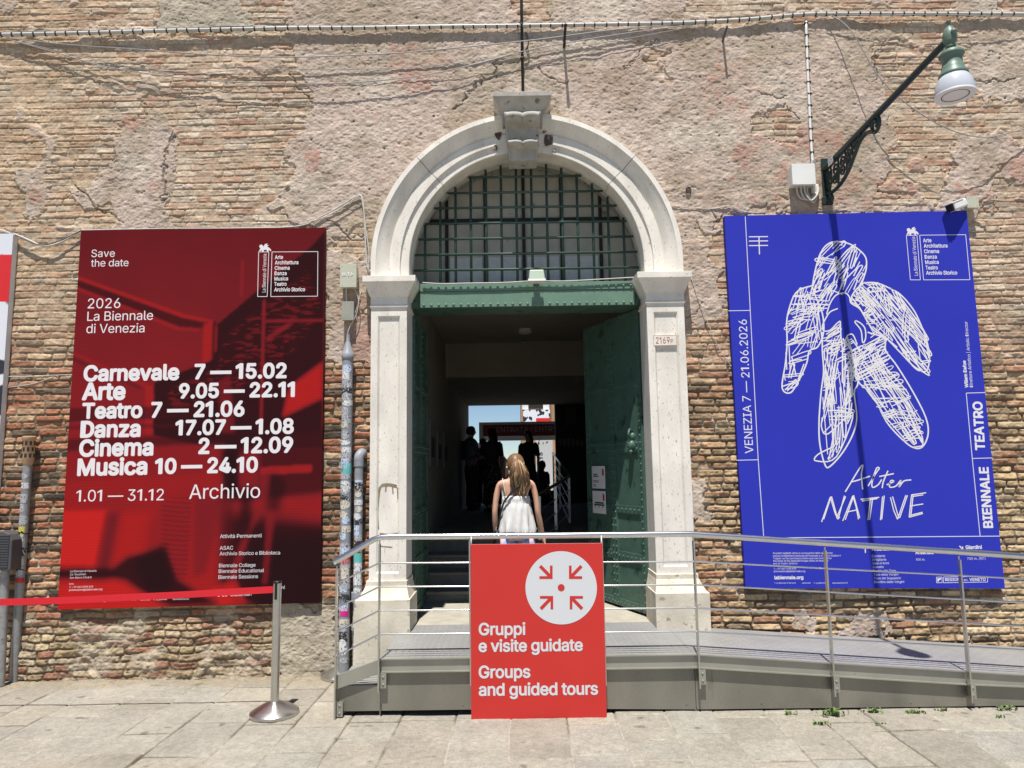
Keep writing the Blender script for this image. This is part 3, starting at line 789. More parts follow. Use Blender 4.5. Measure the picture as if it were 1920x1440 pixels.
# ------------------------------------------------------------------ lintel beam with rivets
by = YW+.10
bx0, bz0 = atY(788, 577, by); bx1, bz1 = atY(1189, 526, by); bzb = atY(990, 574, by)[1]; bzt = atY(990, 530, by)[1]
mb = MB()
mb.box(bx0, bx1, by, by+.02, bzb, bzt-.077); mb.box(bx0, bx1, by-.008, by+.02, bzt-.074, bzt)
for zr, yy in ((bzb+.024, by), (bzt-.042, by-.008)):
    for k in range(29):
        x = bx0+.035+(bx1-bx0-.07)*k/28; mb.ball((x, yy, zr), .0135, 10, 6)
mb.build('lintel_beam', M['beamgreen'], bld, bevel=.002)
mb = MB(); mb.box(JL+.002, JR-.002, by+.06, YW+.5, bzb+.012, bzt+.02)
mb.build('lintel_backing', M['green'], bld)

# ------------------------------------------------------------------ lunette window and grille
gy = YW+.17; mb = MB()
zbase = bzt+.0
xg = []; xpx = [797+28.7*k for k in range(15)]
for xp in xpx:
    x = atY(xp, 450, gy)[0]; hh = (ARI-.02)**2-(x-ACX)**2
    if hh > 0.01:
        ztop = ASZ+math.sqrt(hh); mb.tube([(x, gy, zbase-.02), (x, gy, ztop)], .0128, 8)
for yp in (332, 361, 389, 418, 447, 476, 505):
    z = atY(990, yp, gy)[1]; dzz = z-ASZ; hw = math.sqrt(max(.01, (ARI-.015)**2-max(0, dzz)**2))
    mb.tube([(ACX-hw, gy-.012, z), (ACX+hw, gy-.012, z)], .0125, 8)
mb.build('window_grille', M['grille'], bld, smooth=True)
wy = YW+.46; mb = MB()
vs = [(ACX-1.3, wy, zbase-.1)]; 
mb.box(ACX-1.35, ACX+1.35, wy, wy+.03, zbase-.05, ASZ+1.3)
lun = mb.build('lunette_window', M['pane'], bld)
mb = MB()
for xp in (838, 910, 982, 1053, 1126):
    x = atY(xp, 440, wy)[0]; mb.box(x-.016, x+.016, wy-.022, wy+.001, zbase-.04, ASZ+1.25)
z = atY(980, 413, wy)[1]; mb.box(ACX-1.0, ACX+1.0, wy-.020, wy+.001, z-.017, z+.017)
nn = 40; rw = atY(982, 317, wy)[1]-(ASZ-.02)  # black ring round the boards stands in for the shaded gap there
for k in range(nn):
    a0, a1 = math.pi*k/nn, math.pi*(k+1)/nn
    f_ = lambda r_, a, y: (ACX+r_*math.cos(a), y, ASZ-.02+r_*math.sin(a))
    mb.hexa([f_(rw, a0, wy-.03), f_(1.2, a0, wy-.03), f_(1.2, a1, wy-.03), f_(rw, a1, wy-.03)], [f_(rw, a0, wy-.003), f_(1.2, a0, wy-.003), f_(1.2, a1, wy-.003), f_(rw, a1, wy-.003)])
mb.build('frame_and_shade_gap', M['black'], lun)
zl = atY(980, 482, wy)[1]
mb = MB(); xx = [atY(xp, 440, wy)[0] for xp in (838, 910, 982, 1053, 1126)]
for i in range(4): mb.box(xx[i]+.03, xx[i+1]-.03, wy-.009, wy-.002, zbase-.04, zl)
mb.build('grey_sheet', M['panegrey'], lun)
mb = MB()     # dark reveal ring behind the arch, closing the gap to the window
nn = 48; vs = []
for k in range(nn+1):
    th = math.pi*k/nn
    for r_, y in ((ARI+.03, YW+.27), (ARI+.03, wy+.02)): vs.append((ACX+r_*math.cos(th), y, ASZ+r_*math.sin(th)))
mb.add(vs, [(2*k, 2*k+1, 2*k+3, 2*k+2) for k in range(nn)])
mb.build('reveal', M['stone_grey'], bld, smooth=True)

# ------------------------------------------------------------------ threshold, steps, passage
mb = MB(); mb.box(JL-.02, JR+.02, 6.575, 7.76, -.03, .400)
th = mb.build('threshold', M['threshold'], bld, bevel=.01)
PXL, PXR = -1.055, 1.72; YE = 16.8
FLZ = .95
mb = MB()
nos = [(7.76, .50), (8.09, .65), (8.42, .80), (8.75, .95)]
for i, (y, z) in enumerate(nos):
    y1 = nos[i+1][0] if i < 3 else 9.4
    mb.box(PXL, PXR, y, y1+.02*(i < 3), -.03, z-.035); mb.box(PXL, PXR, y-.025, y1-.002, z-.034, z)
mb.build('stair', M['step'], bld, bevel=.006)
mb = MB(); mb.box(PXL, PXR, 9.402, YE+.4, .6, FLZ-.003); mb.build('passage_floor', M['step'], bld)
mb = MB(); mb.box(PXL-.35, PXL, YW+.28, YE, -.03, 4.2); mb.box(PXL-.002, JL-.06, YW+.285, YW+.30, 0, 3.4)
mb.build('passage_wall', M['inner'], bld)
mb = MB(); mb.box(PXR, PXR+.3, YW+.5, YE, -.03, 4.2); mb.box(JR+.03, PXR+.3, YW+.275, YW+.49, -.03, 4.2)
mb.build('passage_wall', M['inner'], bld)
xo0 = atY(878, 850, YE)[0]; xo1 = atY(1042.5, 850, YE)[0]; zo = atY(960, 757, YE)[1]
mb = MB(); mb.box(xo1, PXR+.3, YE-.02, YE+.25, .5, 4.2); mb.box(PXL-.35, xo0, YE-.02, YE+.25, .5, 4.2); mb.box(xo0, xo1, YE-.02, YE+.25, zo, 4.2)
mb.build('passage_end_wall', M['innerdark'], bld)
CZ1 = 3.78; YD = 11.2; CZ2 = atY(960, 706, YD)[1]
mb = MB(); mb.box(PXL-.3, PXR+.3, YW+.505, YD, CZ1, CZ1+.25); mb.box(PXL-.3, PXR+.3, YD, YD+.5, CZ2, CZ1+.2); mb.box(PXL-.3, PXR+.3, YD+.5, YE, CZ2+.03, CZ1+.2)
mb.build('passage_ceiling', M['inner'], bld)

# ------------------------------------------------------------------ iron gate leaves
def gate_leaf(hx, hy, ang, mirror, label):
    # local frame: s along the leaf from the hinge, n out of its face, z up
    W_ = 1.12; z0, z1 = .425, bzb+.004
    d = Vector((math.sin(ang)*mirror, math.cos(ang), 0)); nv_ = Vector((d.y, -d.x, 0))*(-1 if mirror < 0 else -1)
    nv_ = Vector((d.y, -d.x, 0)) if mirror > 0 else Vector((-d.y, d.x, 0))
    def T(s_, n_, z): return Vector((hx, hy, 0))+d*s_+nv_*n_+Vector((0, 0, z))
    def bx(mb, s0, s1, n0, n1, za, zb):
        mb.hexa([T(s0, n0, za), T(s1, n0, za), T(s1, n1, za), T(s0, n1, za)], [T(s0, n0, zb), T(s1, n0, zb), T(s1, n1, zb), T(s0, n1, zb)])
    mb = MB(); bx(mb, 0, W_, -.02, .0, z0, z1)
    leaf = mb.build('gate_leaf', M['green'], bld); leaf['label'] = label
    fr = MB(); HH = z1-z0
    rails = [0, .095, .31, .52, .735, 1.0]
    zr = [z0+HH*q for q in (0.0, .155, .315, .52, .735, .985)]
    sst_ = [.0, W_*.5-.075, W_-.075]
    for s_ in (.0, W_-.075): bx(fr, s_, s_+.075, 0, .014, z0, z1)
    bx(fr, W_*.5-.05, W_*.5+.05, 0, .0135, z0, z1)
    for i, z in enumerate(zr):
        hgt = (.07, .085, .075, .12, .085, .04)[i]
        bx(fr, .076, W_*.5-.051, 0, .012, z, z+hgt); bx(fr, W_*.5+.051, W_-.076, 0, .012, z, z+hgt)
        for k in range(13):
            s_ = .10+(W_-.2)*k/12
            if abs(s_-W_*.5) < .06: continue
            rows = (z+hgt*.28, z+hgt*.74) if hgt > .1 else (z+hgt*.5,)
            for q in rows: fr.ball(T(s_, .012, q), .0105, 8, 5)
    nz = int(HH/.068)
    for k in range(nz):
        z = z0+.03+k*.068
        for s_ in (.035, W_-.035, W_*.5-.028, W_*.5+.028): fr.ball(T(s_, .014, z), .0105, 8, 5)
    fr.build('gate_frame', M['green'], leaf)
    return leaf, T
ANG = math.radians(22.5)
leafR, TR = gate_leaf(JR-.005, YW+.285, ANG, -1, 'open green riveted iron gate leaf on the right with two notices')
leafL, TL = gate_leaf(JL+.006, YW+.285, 0.0, 1, 'green riveted iron gate leaf folded back on the left wall')
# knocker on the right leaf
mb = MB(); kp = TR(.17, .014, 1.98)
mb.ball(kp+Vector((0, 0, .10)), .035, 10, 6, (1, .8, 1.2)); mb.ball(kp+Vector((-.01, -.01, .01)), .042, 12, 8, (1, .8, 1.3)); mb.ball(kp+Vector((-.02, -.02, -.05)), .024, 10, 6)
mb.tube([kp+Vector((0, 0, .14)), kp+Vector((-.03, -.02, .17)), kp+Vector((-.045, -.035, .13)), kp+Vector((-.03, -.02, .08))], .012, 8)
mb.build('knocker', M['green'], leafR, smooth=True)
def notice(Tf, s0, s1, z0, z1, lines, label):
    root = None
    q = [Tf(s1, .0165, z0), Tf(s0, .0165, z0), Tf(s0, .0165, z1), Tf(s1, .0165, z1)]
    qb = [Tf(s1, .0145, z0), Tf(s0, .0145, z0), Tf(s0, .0145, z1), Tf(s1, .0145, z1)]
    mb = MB(); mb.hexa(q, qb); o = mb.build('notice', M['paper']); tag(o, label, 'notice', 'paper notices on the green gate leaf')
    mb = MB(); w = s1-s0
    for (u0, u1, v, t) in lines:
        a, b = s1-w*u0, s1-w*u1; z = z0+(z1-z0)*v
        mb.add([Tf(a, .0172, z-t), Tf(b, .0172, z-t), Tf(b, .0172, z+t), Tf(a, .0172, z+t)], [(0, 1, 2, 3)])
    mb.build('printed_lines', M['ink'], o)
    mb = MB(); a, b = s1-w*.78, s1-w*.92; mb.add([Tf(a, .0172, z1-.10), Tf(b, .0172, z1-.10), Tf(b, .0172, z1-.03), Tf(a, .0172, z1-.03)], [(0, 1, 2, 3)])
    mb.build('red_mark', M['red'], o)
notice(TR, .72, 1.0, 1.565, 1.80, [(.1, .42, .62, .006), (.1, .5, .54, .006), (.1, .55, .34, .003), (.1, .5, .28, .003), (.1, .3, .16, .003), (.1, .3, .1, .003)], 'upper white notice with small text and red mark on the green gate leaf')
notice(TR, .72, 1.0, 1.305, 1.54, [(.18, .85, .47, .008), (.12, .9, .38, .008)], 'lower white notice with two bold lines on the green gate leaf')

# house number on the right pilaster
pn = Print(PF-.003)
q = [(1225, 629), (1268, 628), (1269, 647), (1226, 648)]
hp_ = MB(); c0 = atY(1225, 648, PF); c1 = atY(1268.5, 628, PF)
hp_.box(c0[0], c1[0], PF-.002, PF+.03, c0[1], c1[1])
hn = hp_.build('house_number_plate', M['stone']); tag(hn, 'small white plate with red painted number 2169F on the right pilaster', 'house number')
pn = Print(PF-.0035); pn.text('2169', (1230, 644), (1256, 643.4), .012, 12); pn.text('F', (1257.5, 643.4), (1262.5, 643.3), .01, 7.5); pn.frame(q, .0025)
pn.build('number', M['redink'], hn)

# ================================================================== floodlight on the beam
fx, fz = atY(1006, 516, YW-.04)
fl = empty('floodlight', (fx, YW, fz), 'small square floodlight fixed above the green beam', 'floodlight')
mb = MB(); mb.hexa([(fx-.075, YW-.12, fz-.055), (fx+.075, YW-.12, fz-.055), (fx+.06, YW+.02, fz-.05), (fx-.06, YW+.02, fz-.05)], [(fx-.065, YW-.10, fz+.035), (fx+.065, YW-.10, fz+.035), (fx+.055, YW+.02, fz+.06), (fx-.055, YW+.02, fz+.06)])
mb.build('housing', M['floodglass'], fl, bevel=.006)
mb = MB(); mb.hexa([(fx-.08, YW-.128, fz-.075), (fx+.08, YW-.128, fz-.075), (fx+.065, YW+.0, fz-.07), (fx-.065, YW+.0, fz-.07)], [(fx-.08, YW-.125, fz-.055), (fx+.08, YW-.125, fz-.055), (fx+.065, YW+.0, fz-.05), (fx-.065, YW+.0, fz-.05)])
mb.build('glass', M['lens'], fl)
mb = MB(); mb.box(fx-.03, fx+.03, YW+.02, YW+.12, fz-.04, fz-.02); mb.build('bracket', M['black'], fl)

# ================================================================== poster panels
def panel(name, quad, th, face, side, label, cat='poster', group=None):
    # quad: photo pixels TL, TR, BR, BL measured on the panel's front plane
    Y = YW-th
    p = [atY(q[0], q[1], Y) for q in quad]
    root = empty(name, (sum(a[0] for a in p)/4, YW, min(a[1] for a in p)), label, cat, group)
    mb = MB(); cx = sum(a[0] for a in p)/4; cz = sum(a[1] for a in p)/4
    f = [(a[0], Y+.003, a[1]) for a in p]; b = [(a[0], YW-.008, a[1]) for a in p]
    mb.hexa(f, b)
    mb.build('frame', side, root, bevel=.004)
    return root, p, Y
TH = .055
# ---- red programme poster
RQ = [(152, 432), (610, 427), (600, 1130), (108, 1143)]
rp, rc_, RY = panel('red_poster', RQ, TH, None, M['redside'], 'tall red canvas poster listing festival dates in white letters', 'poster', 'canvas posters on the brick wall')
def quad_grid(name, q, Y, nx, ny, cfun, m, parent):
    u, v = np.meshgrid(np.linspace(0, 1, nx), np.linspace(0, 1, ny))     # v = 0 at the bottom
    TLc, TRc, BRc, BLc = [np.array(a) for a in q]
    pt = (BLc*(1-u[..., None])+BRc*u[..., None])*(1-v[..., None])+(TLc*(1-u[..., None])+TRc*u[..., None])*v[..., None]
    V = np.stack([pt[..., 0], np.full(u.shape, Y), pt[..., 1]], -1)
    o = grid_mesh(name, V, cfun(u, 1-v), None, m); attach(o, parent); return o
def red_picture(u, v):
    # printed photograph: red-toned shed with trusses, dark brick building at the right
    bri = .27+.30*v
    bri = bri*(1+.05*fbm(u*2, v*3, .3, .3, 2, 61))
    def soft(poly, val, blur=3, k=1.0):
        nonlocal bri
        m = box_blur(box_blur(inpoly(u, v, poly).astype(float), blur), blur)*k
        bri = bri*(1-m)+val*m
    soft([(.0, .128), (.44, .237), (.555, .255), (.555, .262), (.43, .246), (.0, .138)], .66, 1, .75)
    soft([(.0, .138), (.43, .246), (.545, .264), (.545, .275), (.42, .272), (.0, .158)], .15, 1, .8)
    soft([(.0, .158), (.42, .272), (.50, .278), (.50, .284), (.41, .279), (.0, .166)], .62, 1, .6)
    soft([(.515, .265), (.555, .257), (.555, .56), (.52, .56)], .60, 1, .85); soft([(.552, .256), (.566, .256), (.566, .52), (.556, .52)], .16, 1, .8)
    soft([(.0, .335), (.29, .42), (.31, .43), (.31, .438), (.28, .43), (.0, .345)], .55, 1, .6); soft([(.0, .345), (.28, .43), (.28, .44), (.0, .36)], .20, 1, .6)
    soft([(.295, .43), (.325, .43), (.33, .56), (.30, .56)], .58, 1, .8)
    soft([(1.0, .01), (.95, .05), (.72, .18), (.565, .27), (.565, .36), (.33, .42), (.335, .56), (.60, .60), (1.0, .60)], .095, 1, .96)
    tex = .06+.14*sst(-.1, .6, fbm(u*1.0, v*1.4, .03, .008, 3, 62))
    mk = box_blur(inpoly(u, v, [(.60, .30), (.93, .12), (.99, .22), (.90, .33), (.62, .47), (.40, .50), (.38, .44), (.58, .38)]).astype(float), 3); bri = bri*(1-mk)+(tex+.06)*mk
    for a in ((.75, .20, .765, .56), (.662, .09, .67, .19), (.565, .27, .572, .34)): soft([(a[0], a[1]), (a[2], a[1]), (a[2], a[3]), (a[0], a[3])], .46, 1, .8)
    soft([(.765, .255), (1, .255), (1, .262), (.765, .262)], .42, 1, .8); soft([(.77, .30), (.86, .262), (.88, .266), (.77, .32)], .42, 1, .7)
    soft([(1.0, .37), (.90, .42), (.86, .45), (.84, .52), (1.0, .47)], .66, 2, .95)
    soft([(.58, .42), (.63, .40), (.66, .56), (.60, .56)], .40, 2, .6)
    soft([(.0, .485), (.56, .485), (.56, .515), (.0, .52)], .16, 1, .75); soft([(.0, .53), (.5, .53), (.5, .54), (.0, .54)], .20, 1, .6); soft([(.0, .565), (.6, .56), (.6, .585), (.0, .60)], .15, 2, .75)
    soft([(.0, .60), (.62, .585), (.62, .66), (.0, .68)], .42, 2, .7); soft([(.0, .68), (.62, .66), (.62, .70), (.0, .72)], .52, 2, .6)
    soft([(.60, .60), (1.02, .55), (1.02, .72), (.62, .74)], .16, 3, .9); soft([(.66, .62), (.75, .60), (.76, .70), (.68, .72)], .48, 3, .7); soft([(.76, .65), (.96, .645), (.96, .665), (.76, .67)], .62, 1, .8)
    soft([(.76, .665), (.80, .665), (.80, .74), (.76, .74)], .44, 2, .7); soft([(.62, .60), (.67, .60), (.67, .72), (.63, .74)], .04, 3, .9)
    # lower half: arched bays fading to black at the right
    soft([(.0, .75), (.17, .75), (.13, .92), (.0, .93)], .74, 2, .95); soft([(.17, .76), (.22, .76), (.18, .96), (.13, .96)], .30, 3, .9)
    soft([(.23, .76), (.34, .76), (.33, .93), (.20, .92)], .62, 4, .9); soft([(.34, .78), (.38, .78), (.40, .97), (.30, .97)], .45, 6, .7)
    soft([(.38, .74), (.50, .74), (.49, .93), (.40, .93)], .44, 2, .95)
    bl = box_blur(inpoly(u, v, [(.37, .72), (.50, .72), (.49, .93), (.39, .93)]).astype(float), 2); bri = bri*(1-bl*.22*(np.sin(v*520+6*np.sin(u*9)) > .3))
    soft([(.495, .70), (.505, .70), (.505, .95), (.497, .95)], .50, 1, .8); soft([(.505, .72), (.62, .72), (.56, .92), (.51, .93)], .34, 3, .8)
    soft([(.60, .72), (.66, .72), (.66, .95), (.62, .98)], .28, 3, .8)
    soft([(.0, .895), (.2, .90), (.26, .87), (.40, .86), (.45, .93), (.62, 1.0), (.40, 1.0), (.25, .93), (.0, .925)], .10, 3, .95)
    soft([(.28, .88), (.40, .84), (.44, .96), (.34, .96)], .05, 4, .85)
    soft([(.0, .935), (.22, .93), (.48, 1.02), (.0, 1.02)], .70, 3, .95)
    soft([(.63, .76), (1.02, .80), (1.02, 1.02), (.72, 1.02), (.62, .95)], .13, 8, .95)
    soft([(.72, .82), (1.02, .82), (1.02, 1.02), (.72, 1.02)], .05, 10, .9)
    soft([(.71, .80), (.76, .74), (.78, .745), (.73, .82), (.66, .97), (.63, .97)], .42, 2, .8)
    soft([(.79, .74), (.825, .74), (.80, .95), (.775, .95)], .42, 2, .7); soft([(.58, .955), (.68, .94), (.72, 1.0), (.62, 1.0)], .72, 2, .8)
    soft([(.64, .965), (.70, .985), (.78, 1.0), (.70, 1.0)], .5, 2, .6)
    soft([(.68, .70), (.73, .70), (.73, .82), (.69, .84)], .10, 4, .8); soft([(.80, .66), (.86, .69), (.84, .77), (.78, .76)], .10, 4, .7)
    bri = np.clip(bri, .03, 1.0)
    st = np.array([(0, (20, 17, 20)), (.15, (56, 18, 22)), (.35, (118, 28, 34)), (.6, (160, 30, 30)), (.85, (212, 38, 34)), (1.0, (226, 48, 40))], dtype=object)
    ks = [float(a[0]) for a in st]; cs = np.array([lin(a[1]) for a in st])
    C = np.stack([np.interp(bri, ks, cs[:, i]) for i in range(3)], -1)
    ln = (.93+.07*np.sin(v*900))[..., None]
    return C*ln
quad_grid('printed_picture', rc_, RY-.002, 300, 440, red_picture, M['redpic'], rp)
T_ = Print(RY-.0024)
B1 = .034
for it in (("Save", (171, 482), (215, 481.5), .006), ("the date", (170.3, 500), (240.7, 499), .006), None, ("2026", (164.3, 578.3), (225.3, 577.3), .004), ("La Biennale", (163.3, 601.7), (286.7, 599.5), .004),
    ("di Venezia", (161.7, 624.7), (270.7, 623), .004),
    None, ("Carnevale", (156, 714), (336, 711), B1), ("Arte", (153.3, 749), (235, 748), B1), ("Teatro", (153.3, 784), (266.7, 782), B1), ("Danza", (150, 819.5), (263.3, 817.5), B1), ("Cinema", (147.7, 855), (287.3, 852.5), B1), ("Musica", (144.3, 891), (276, 888.3), B1),
    None, ("7 — 15.02", (364, 710), (537.3, 707.6), B1), ("9.05 — 22.11", (335, 746), (552.7, 742.7), B1), ("7 — 21.06", (282.7, 782), (458.3, 779.3), B1), ("17.07 — 1.08", (328.3, 815), (550.7, 811.7), B1), ("2 — 12.09", (371.7, 850), (549.3, 847.3), B1), ("10 — 24.10", (290, 887.5), (483.3, 884.3), B1),
    None, ("1.01 — 31.12", (142.5, 940.5), (306.7, 938), .006),
    None, ("Archivio", (354.3, 935.6), (487.5, 933.2), .004),
    None, ("Attività Permanenti", (412.5, 1009), (490.5, 1007.4), .012),
    None, ("ASAC", (412, 1030.9), (437, 1030.4), .012), ("Archivio Storico e Biblioteca", (411.7, 1041.4), (525, 1039.4), .012),
    None, ("Biennale College", (410.6, 1063.9), (479, 1062.5), .012), ("Biennale Educational", (410, 1074.4), (495, 1072.6), .012), ("Biennale Sessions", (409.5, 1085.6), (483.7, 1083.9), .012),
    None, ("gni", (522.5, 1104.4), (533.8, 1104.1), .012),
    None, ("a Ca' Giustinian", (408, 1118.6), (471.3, 1116.9), .012),
    None, ("La Biennale di Venezia", (131.6, 1073), (180.7, 1071.8), .008), ("Ca' Giustinian", (131.2, 1079), (161, 1078.2), .008), ("San Marco 1364/A", (131, 1085), (172, 1084), .008),
    None, ("Info", (129.8, 1096.5), (138, 1096.3), .008), ("T. +39 041 5218 828", (130, 1102.5), (174.5, 1101.3), .008), ("promozione@labiennale.org", (129.4, 1108), (191.6, 1106.4), .008),
    None, ("labiennale.org", (128.2, 1128), (198.7, 1126.2), .02),
    None, ("f  La Biennale di Venezia", (209, 1127), (255, 1126), .01), ("labiennale", (263, 1126), (282, 1125.5), .01), ("X  la_Biennale", (288, 1125.6), (313, 1125), .01), ("BiennaleChannel", (324, 1125), (354.5, 1124.4), .01)):
    if it is None: T_.build('lettering', M['print'], rp); T_ = Print(RY-.0024); continue
    T_.text(*it)
T_.build('lettering', M['print'], rp); T_ = Print(RY-.0024)
def festival_logo(T_, cl, bxq, words, vt, lionpx):
    T_.frame(cl, .0055); T_.frame(bxq, .0055)
    for s_, a, b in words: T_.text(s_, a, b, .018, 7.2)
    T_.text("La Biennale di Venezia", vt[0], vt[1], .014, 6.8)
    # little winged lion standing on the column
    x, y, s = lionpx
    body = [(0, -1), (2, -3), (3, -6), (1, -9), (2, -12), (5, -13), (8, -11), (9, -9), (12, -14), (17, -15), (15, -12), (19, -12), (16, -9), (18, -8), (21, -6), (24, -2), (22, 0), (20, -3), (18, -1), (19, 1), (16, 1), (15, -3), (10, -3), (9, 1), (6, 1), (6, -3), (3, 0)]
    T_.poly([(x+a*s, y+b*s) for a, b in body])
r3 = lambda q: [(a/3, 420+b/3) for a, b in q]
festival_logo(T_, r3([(1455, 157), (1512, 157), (1503, 408), (1449, 408)]), r3([(1530, 157), (1788, 155), (1786, 406), (1523, 408)]),
    [(w, (a/3, 420+y/3), (b/3, 420+(y-1.5)/3)) for w, a, b, y in (("Arte", 1546, 1592, 197), ("Architettura", 1546, 1678, 227), ("Cinema", 1545, 1629, 258), ("Danza", 1544, 1612, 288), ("Musica", 1543, 1620, 318), ("Teatro", 1542, 1612, 348), ("Archivio Storico", 1542, 1716, 379))],
    ((1494/3, 420+384/3), (1499/3, 420+168/3)), (485, 471.5, 1.0))
T_.build('emblem', M['print'], rp)

# ---- blue theatre poster
BQ = [(1358, 405), (1812, 395), (1884, 1103), (1398, 1103)]
bp, bc_, BY = panel('blue_poster', BQ, TH+.01, None, M['bluedark'], 'tall blue canvas poster with a scribbled white figure drawing', 'poster', 'canvas posters on the brick wall')
mb = MB(); mb.hexa([(a[0], BY-.002, a[1]) for a in bc_], [(a[0], BY+.004, a[1]) for a in bc_])
mb.build('canvas', M['blue'], bp)
T_ = Print(BY-.0024)
LW = .0062
for q in ([(1397.3, 406), (1421.5, 860), (1432, 1008)], [(1366, 582.7), (1407.3, 582)], [(1380.5, 863), (1421.8, 862)], [(1431.5, 1008.6), (1875, 1005.2)],
          [(1811.7, 737), (1823, 860), (1837.8, 1005.4)], [(1811.7, 737), (1847.5, 736)], [(1823, 859.6), (1860, 858.6)]): T_.ribbon(q, LW)
for y in (444, 452, 460.5): T_.ribbon([(1404.3, y), (1440, y-.4)], .0095)
T_.ribbon([(1423, 444), (1424, 477)], .0095)
T_.build('ruled_lines', M['print'], bp); T_ = Print(BY-.0024)
T_.text("VENEZIA 7 — 21.06.2026", (1412.5, 850), (1400, 599), .004); T_.text("TEATRO", (1846.5, 844.5), (1841, 753), .03); T_.text("BIENNALE", (1861.5, 990), (1852.5, 875.5), .03)
T_.build('lettering', M['print'], bp); T_ = Print(BY-.0024)
T_.text("Willem Dafoe", (1815.5, 726.7), (1810.5, 676), .03); T_.text("Direttore Artistico | Artistic Director", (1824.3, 726), (1813.8, 602.7), .006)
T_.build('lettering', M['print'], bp); T_ = Print(BY-.0024)
b3 = lambda q: [(1280+a/3, 380+b/3) for a, b in q]
festival_logo(T_, b3([(1258, 185), (1318, 183), (1337, 434), (1281, 434)]), b3([(1333, 183), (1592, 180), (1616, 433), (1355, 434)]),
    [(w, (1280+a/3, 380+y/3), (1280+b/3, 380+(y-1.5)/3)) for w, a, b, y in (("Arte", 1353, 1400, 223), ("Architettura", 1357, 1490, 253), ("Cinema", 1359, 1443, 284), ("Danza", 1362, 1430, 315), ("Musica", 1365, 1441, 345), ("Teatro", 1367, 1436, 376), ("Archivio Storico", 1370, 1545, 405))],
    ((1280+1324/3, 380+410/3), (1280+1307/3, 380+192/3)), (1699, 440.5, 1.0))
T_.build('emblem', M['print'], bp); T_ = Print(BY-.0024)
b8 = lambda a, b: (1360+a/3.4286, 960+b/3.4286)
for it in (("Acquisto biglietti online e un'ora prima dello spettacolo", 305, 690, 270, .008), ("presso la biglietteria dedicata all'Arsenale e al Teatro Goldoni /", 307, 742, 287, .008), ("Tickets can be purchased online and one hour before", 308, 682, 304, .008),
    ("the show at the dedicated ticket office at Arsenale", 308, 662, 320, .008), ("and at Teatro Goldoni", 308, 463, 337, .008), None, ("T. +39 041 5218 828", 312, 455, 370, .008), ("promozione@labiennale.org", 312, 513, 387, .008), None, ("labiennale.org", 316, 502, 432, .03),
    None, ("f  La Biennale di Venezia", 316, 452, 461, .01), ("labiennale", 494, 548, 461, .01), ("X  la_Biennale", 570, 650, 461, .01), ("BiennaleChannel", 690, 787, 461, .01),
    None, ("Arsenale", 942, 1060, 248, .03), ("Corderie", 942, 1027, 291, .01), ("Artiglierie", 945, 1035, 314, .01), ("Sale d'Armi", 947, 1052, 337, .01), ("Isolotto", 948, 1018, 361, .01), ("Teatro alle Tese", 950, 1097, 385, .01),
    ("Tese delle Vergini", 955, 1112, 409, .01), ("Tese dei Soppalchi", 956, 1128, 433, .01), ("Giardino delle Vergini", 957, 1150, 457, .01), None, ("Arsenale", 1222, 1340, 271, .03), ("100 m.", 1226, 1285, 313, .01), None, ("Giardini", 1545, 1650, 238, .03), ("700 m. (10')", 1555, 1672, 307, .01),
    None, ("REGIONE", 1413, 1525, 444, .02), ("DEL", 1535, 1562, 444, .01), ("VENETO", 1570, 1674, 444, .02)):
    if it is None: T_.build('lettering', M['print'], bp); T_ = Print(BY-.0024); continue
    s_, a, b, y, w = it
    T_.text(s_, b8(a, y), b8(b, y-1.5), w)
T_.build('lettering', M['print'], bp); T_ = Print(BY-.0024)
T_.ribbon([b8(900, 262), b8(900, 205)], .010); T_.ribbon([b8(882, 236), b8(900, 208), b8(920, 236)], .010)
T_.ribbon([b8(1505, 218), b8(1525, 238)], .010); T_.ribbon([b8(1512, 240), b8(1526, 239), b8(1526, 222)], .010); T_.ribbon([b8(1172, 248), b8(1186, 240)], .010)
T_.build('arrow_marks', M['print'], bp); T_ = Print(BY-.0024)
T_.frame([b8(1402, 418), b8(1686, 413), b8(1686, 450), b8(1402, 455)], .0045); T_.frame([b8(1357, 419), b8(1393, 418), b8(1394, 454), b8(1358, 455)], .0045)
T_.poly([b8(1363, 426), b8(1388, 425), b8(1388, 434), b8(1376, 436), b8(1372, 448), b8(1364, 448)])
T_.build('region_emblem', M['print'], bp)
# ---- scribbled figure and hand lettering
D_ = Print(BY-.0024)
c8 = lambda a, b: (1440+a/2.571, 440+b/2.571)
SW = .013
head = [(212, 262), (222, 200), (236, 140), (252, 92), (280, 52), (320, 34), (380, 40), (430, 66), (470, 108), (474, 160), (462, 205), (450, 240)]
larm = [(212, 246), (160, 262), (128, 290), (104, 350), (90, 420), (92, 520), (84, 620), (68, 738), (108, 762), (150, 700), (186, 620), (200, 560), (240, 540), (268, 470), (262, 380), (230, 300)]
rarm = [(462, 232), (520, 232), (580, 255), (640, 290), (700, 360), (735, 430), (762, 500), (778, 580), (772, 640), (752, 660), (700, 632), (640, 570), (570, 500), (500, 450), (440, 350), (400, 320), (420, 270)]
lleg = [(262, 470), (262, 560), (268, 660), (256, 760), (246, 900), (250, 1010), (275, 1110), (300, 1116), (360, 1050), (410, 960), (428, 880), (416, 760), (434, 704), (400, 560), (360, 500)]
rleg = [(420, 560), (434, 700), (470, 740), (520, 800), (570, 900), (640, 980), (700, 1026), (745, 1022), (772, 960), (760, 880), (700, 760), (620, 630), (568, 560), (560, 500), (480, 470)]
torso = [(300, 420), (350, 440), (400, 480), (470, 530), (520, 470), (560, 510), (560, 590), (460, 680), (400, 700), (330, 620), (280, 560)]
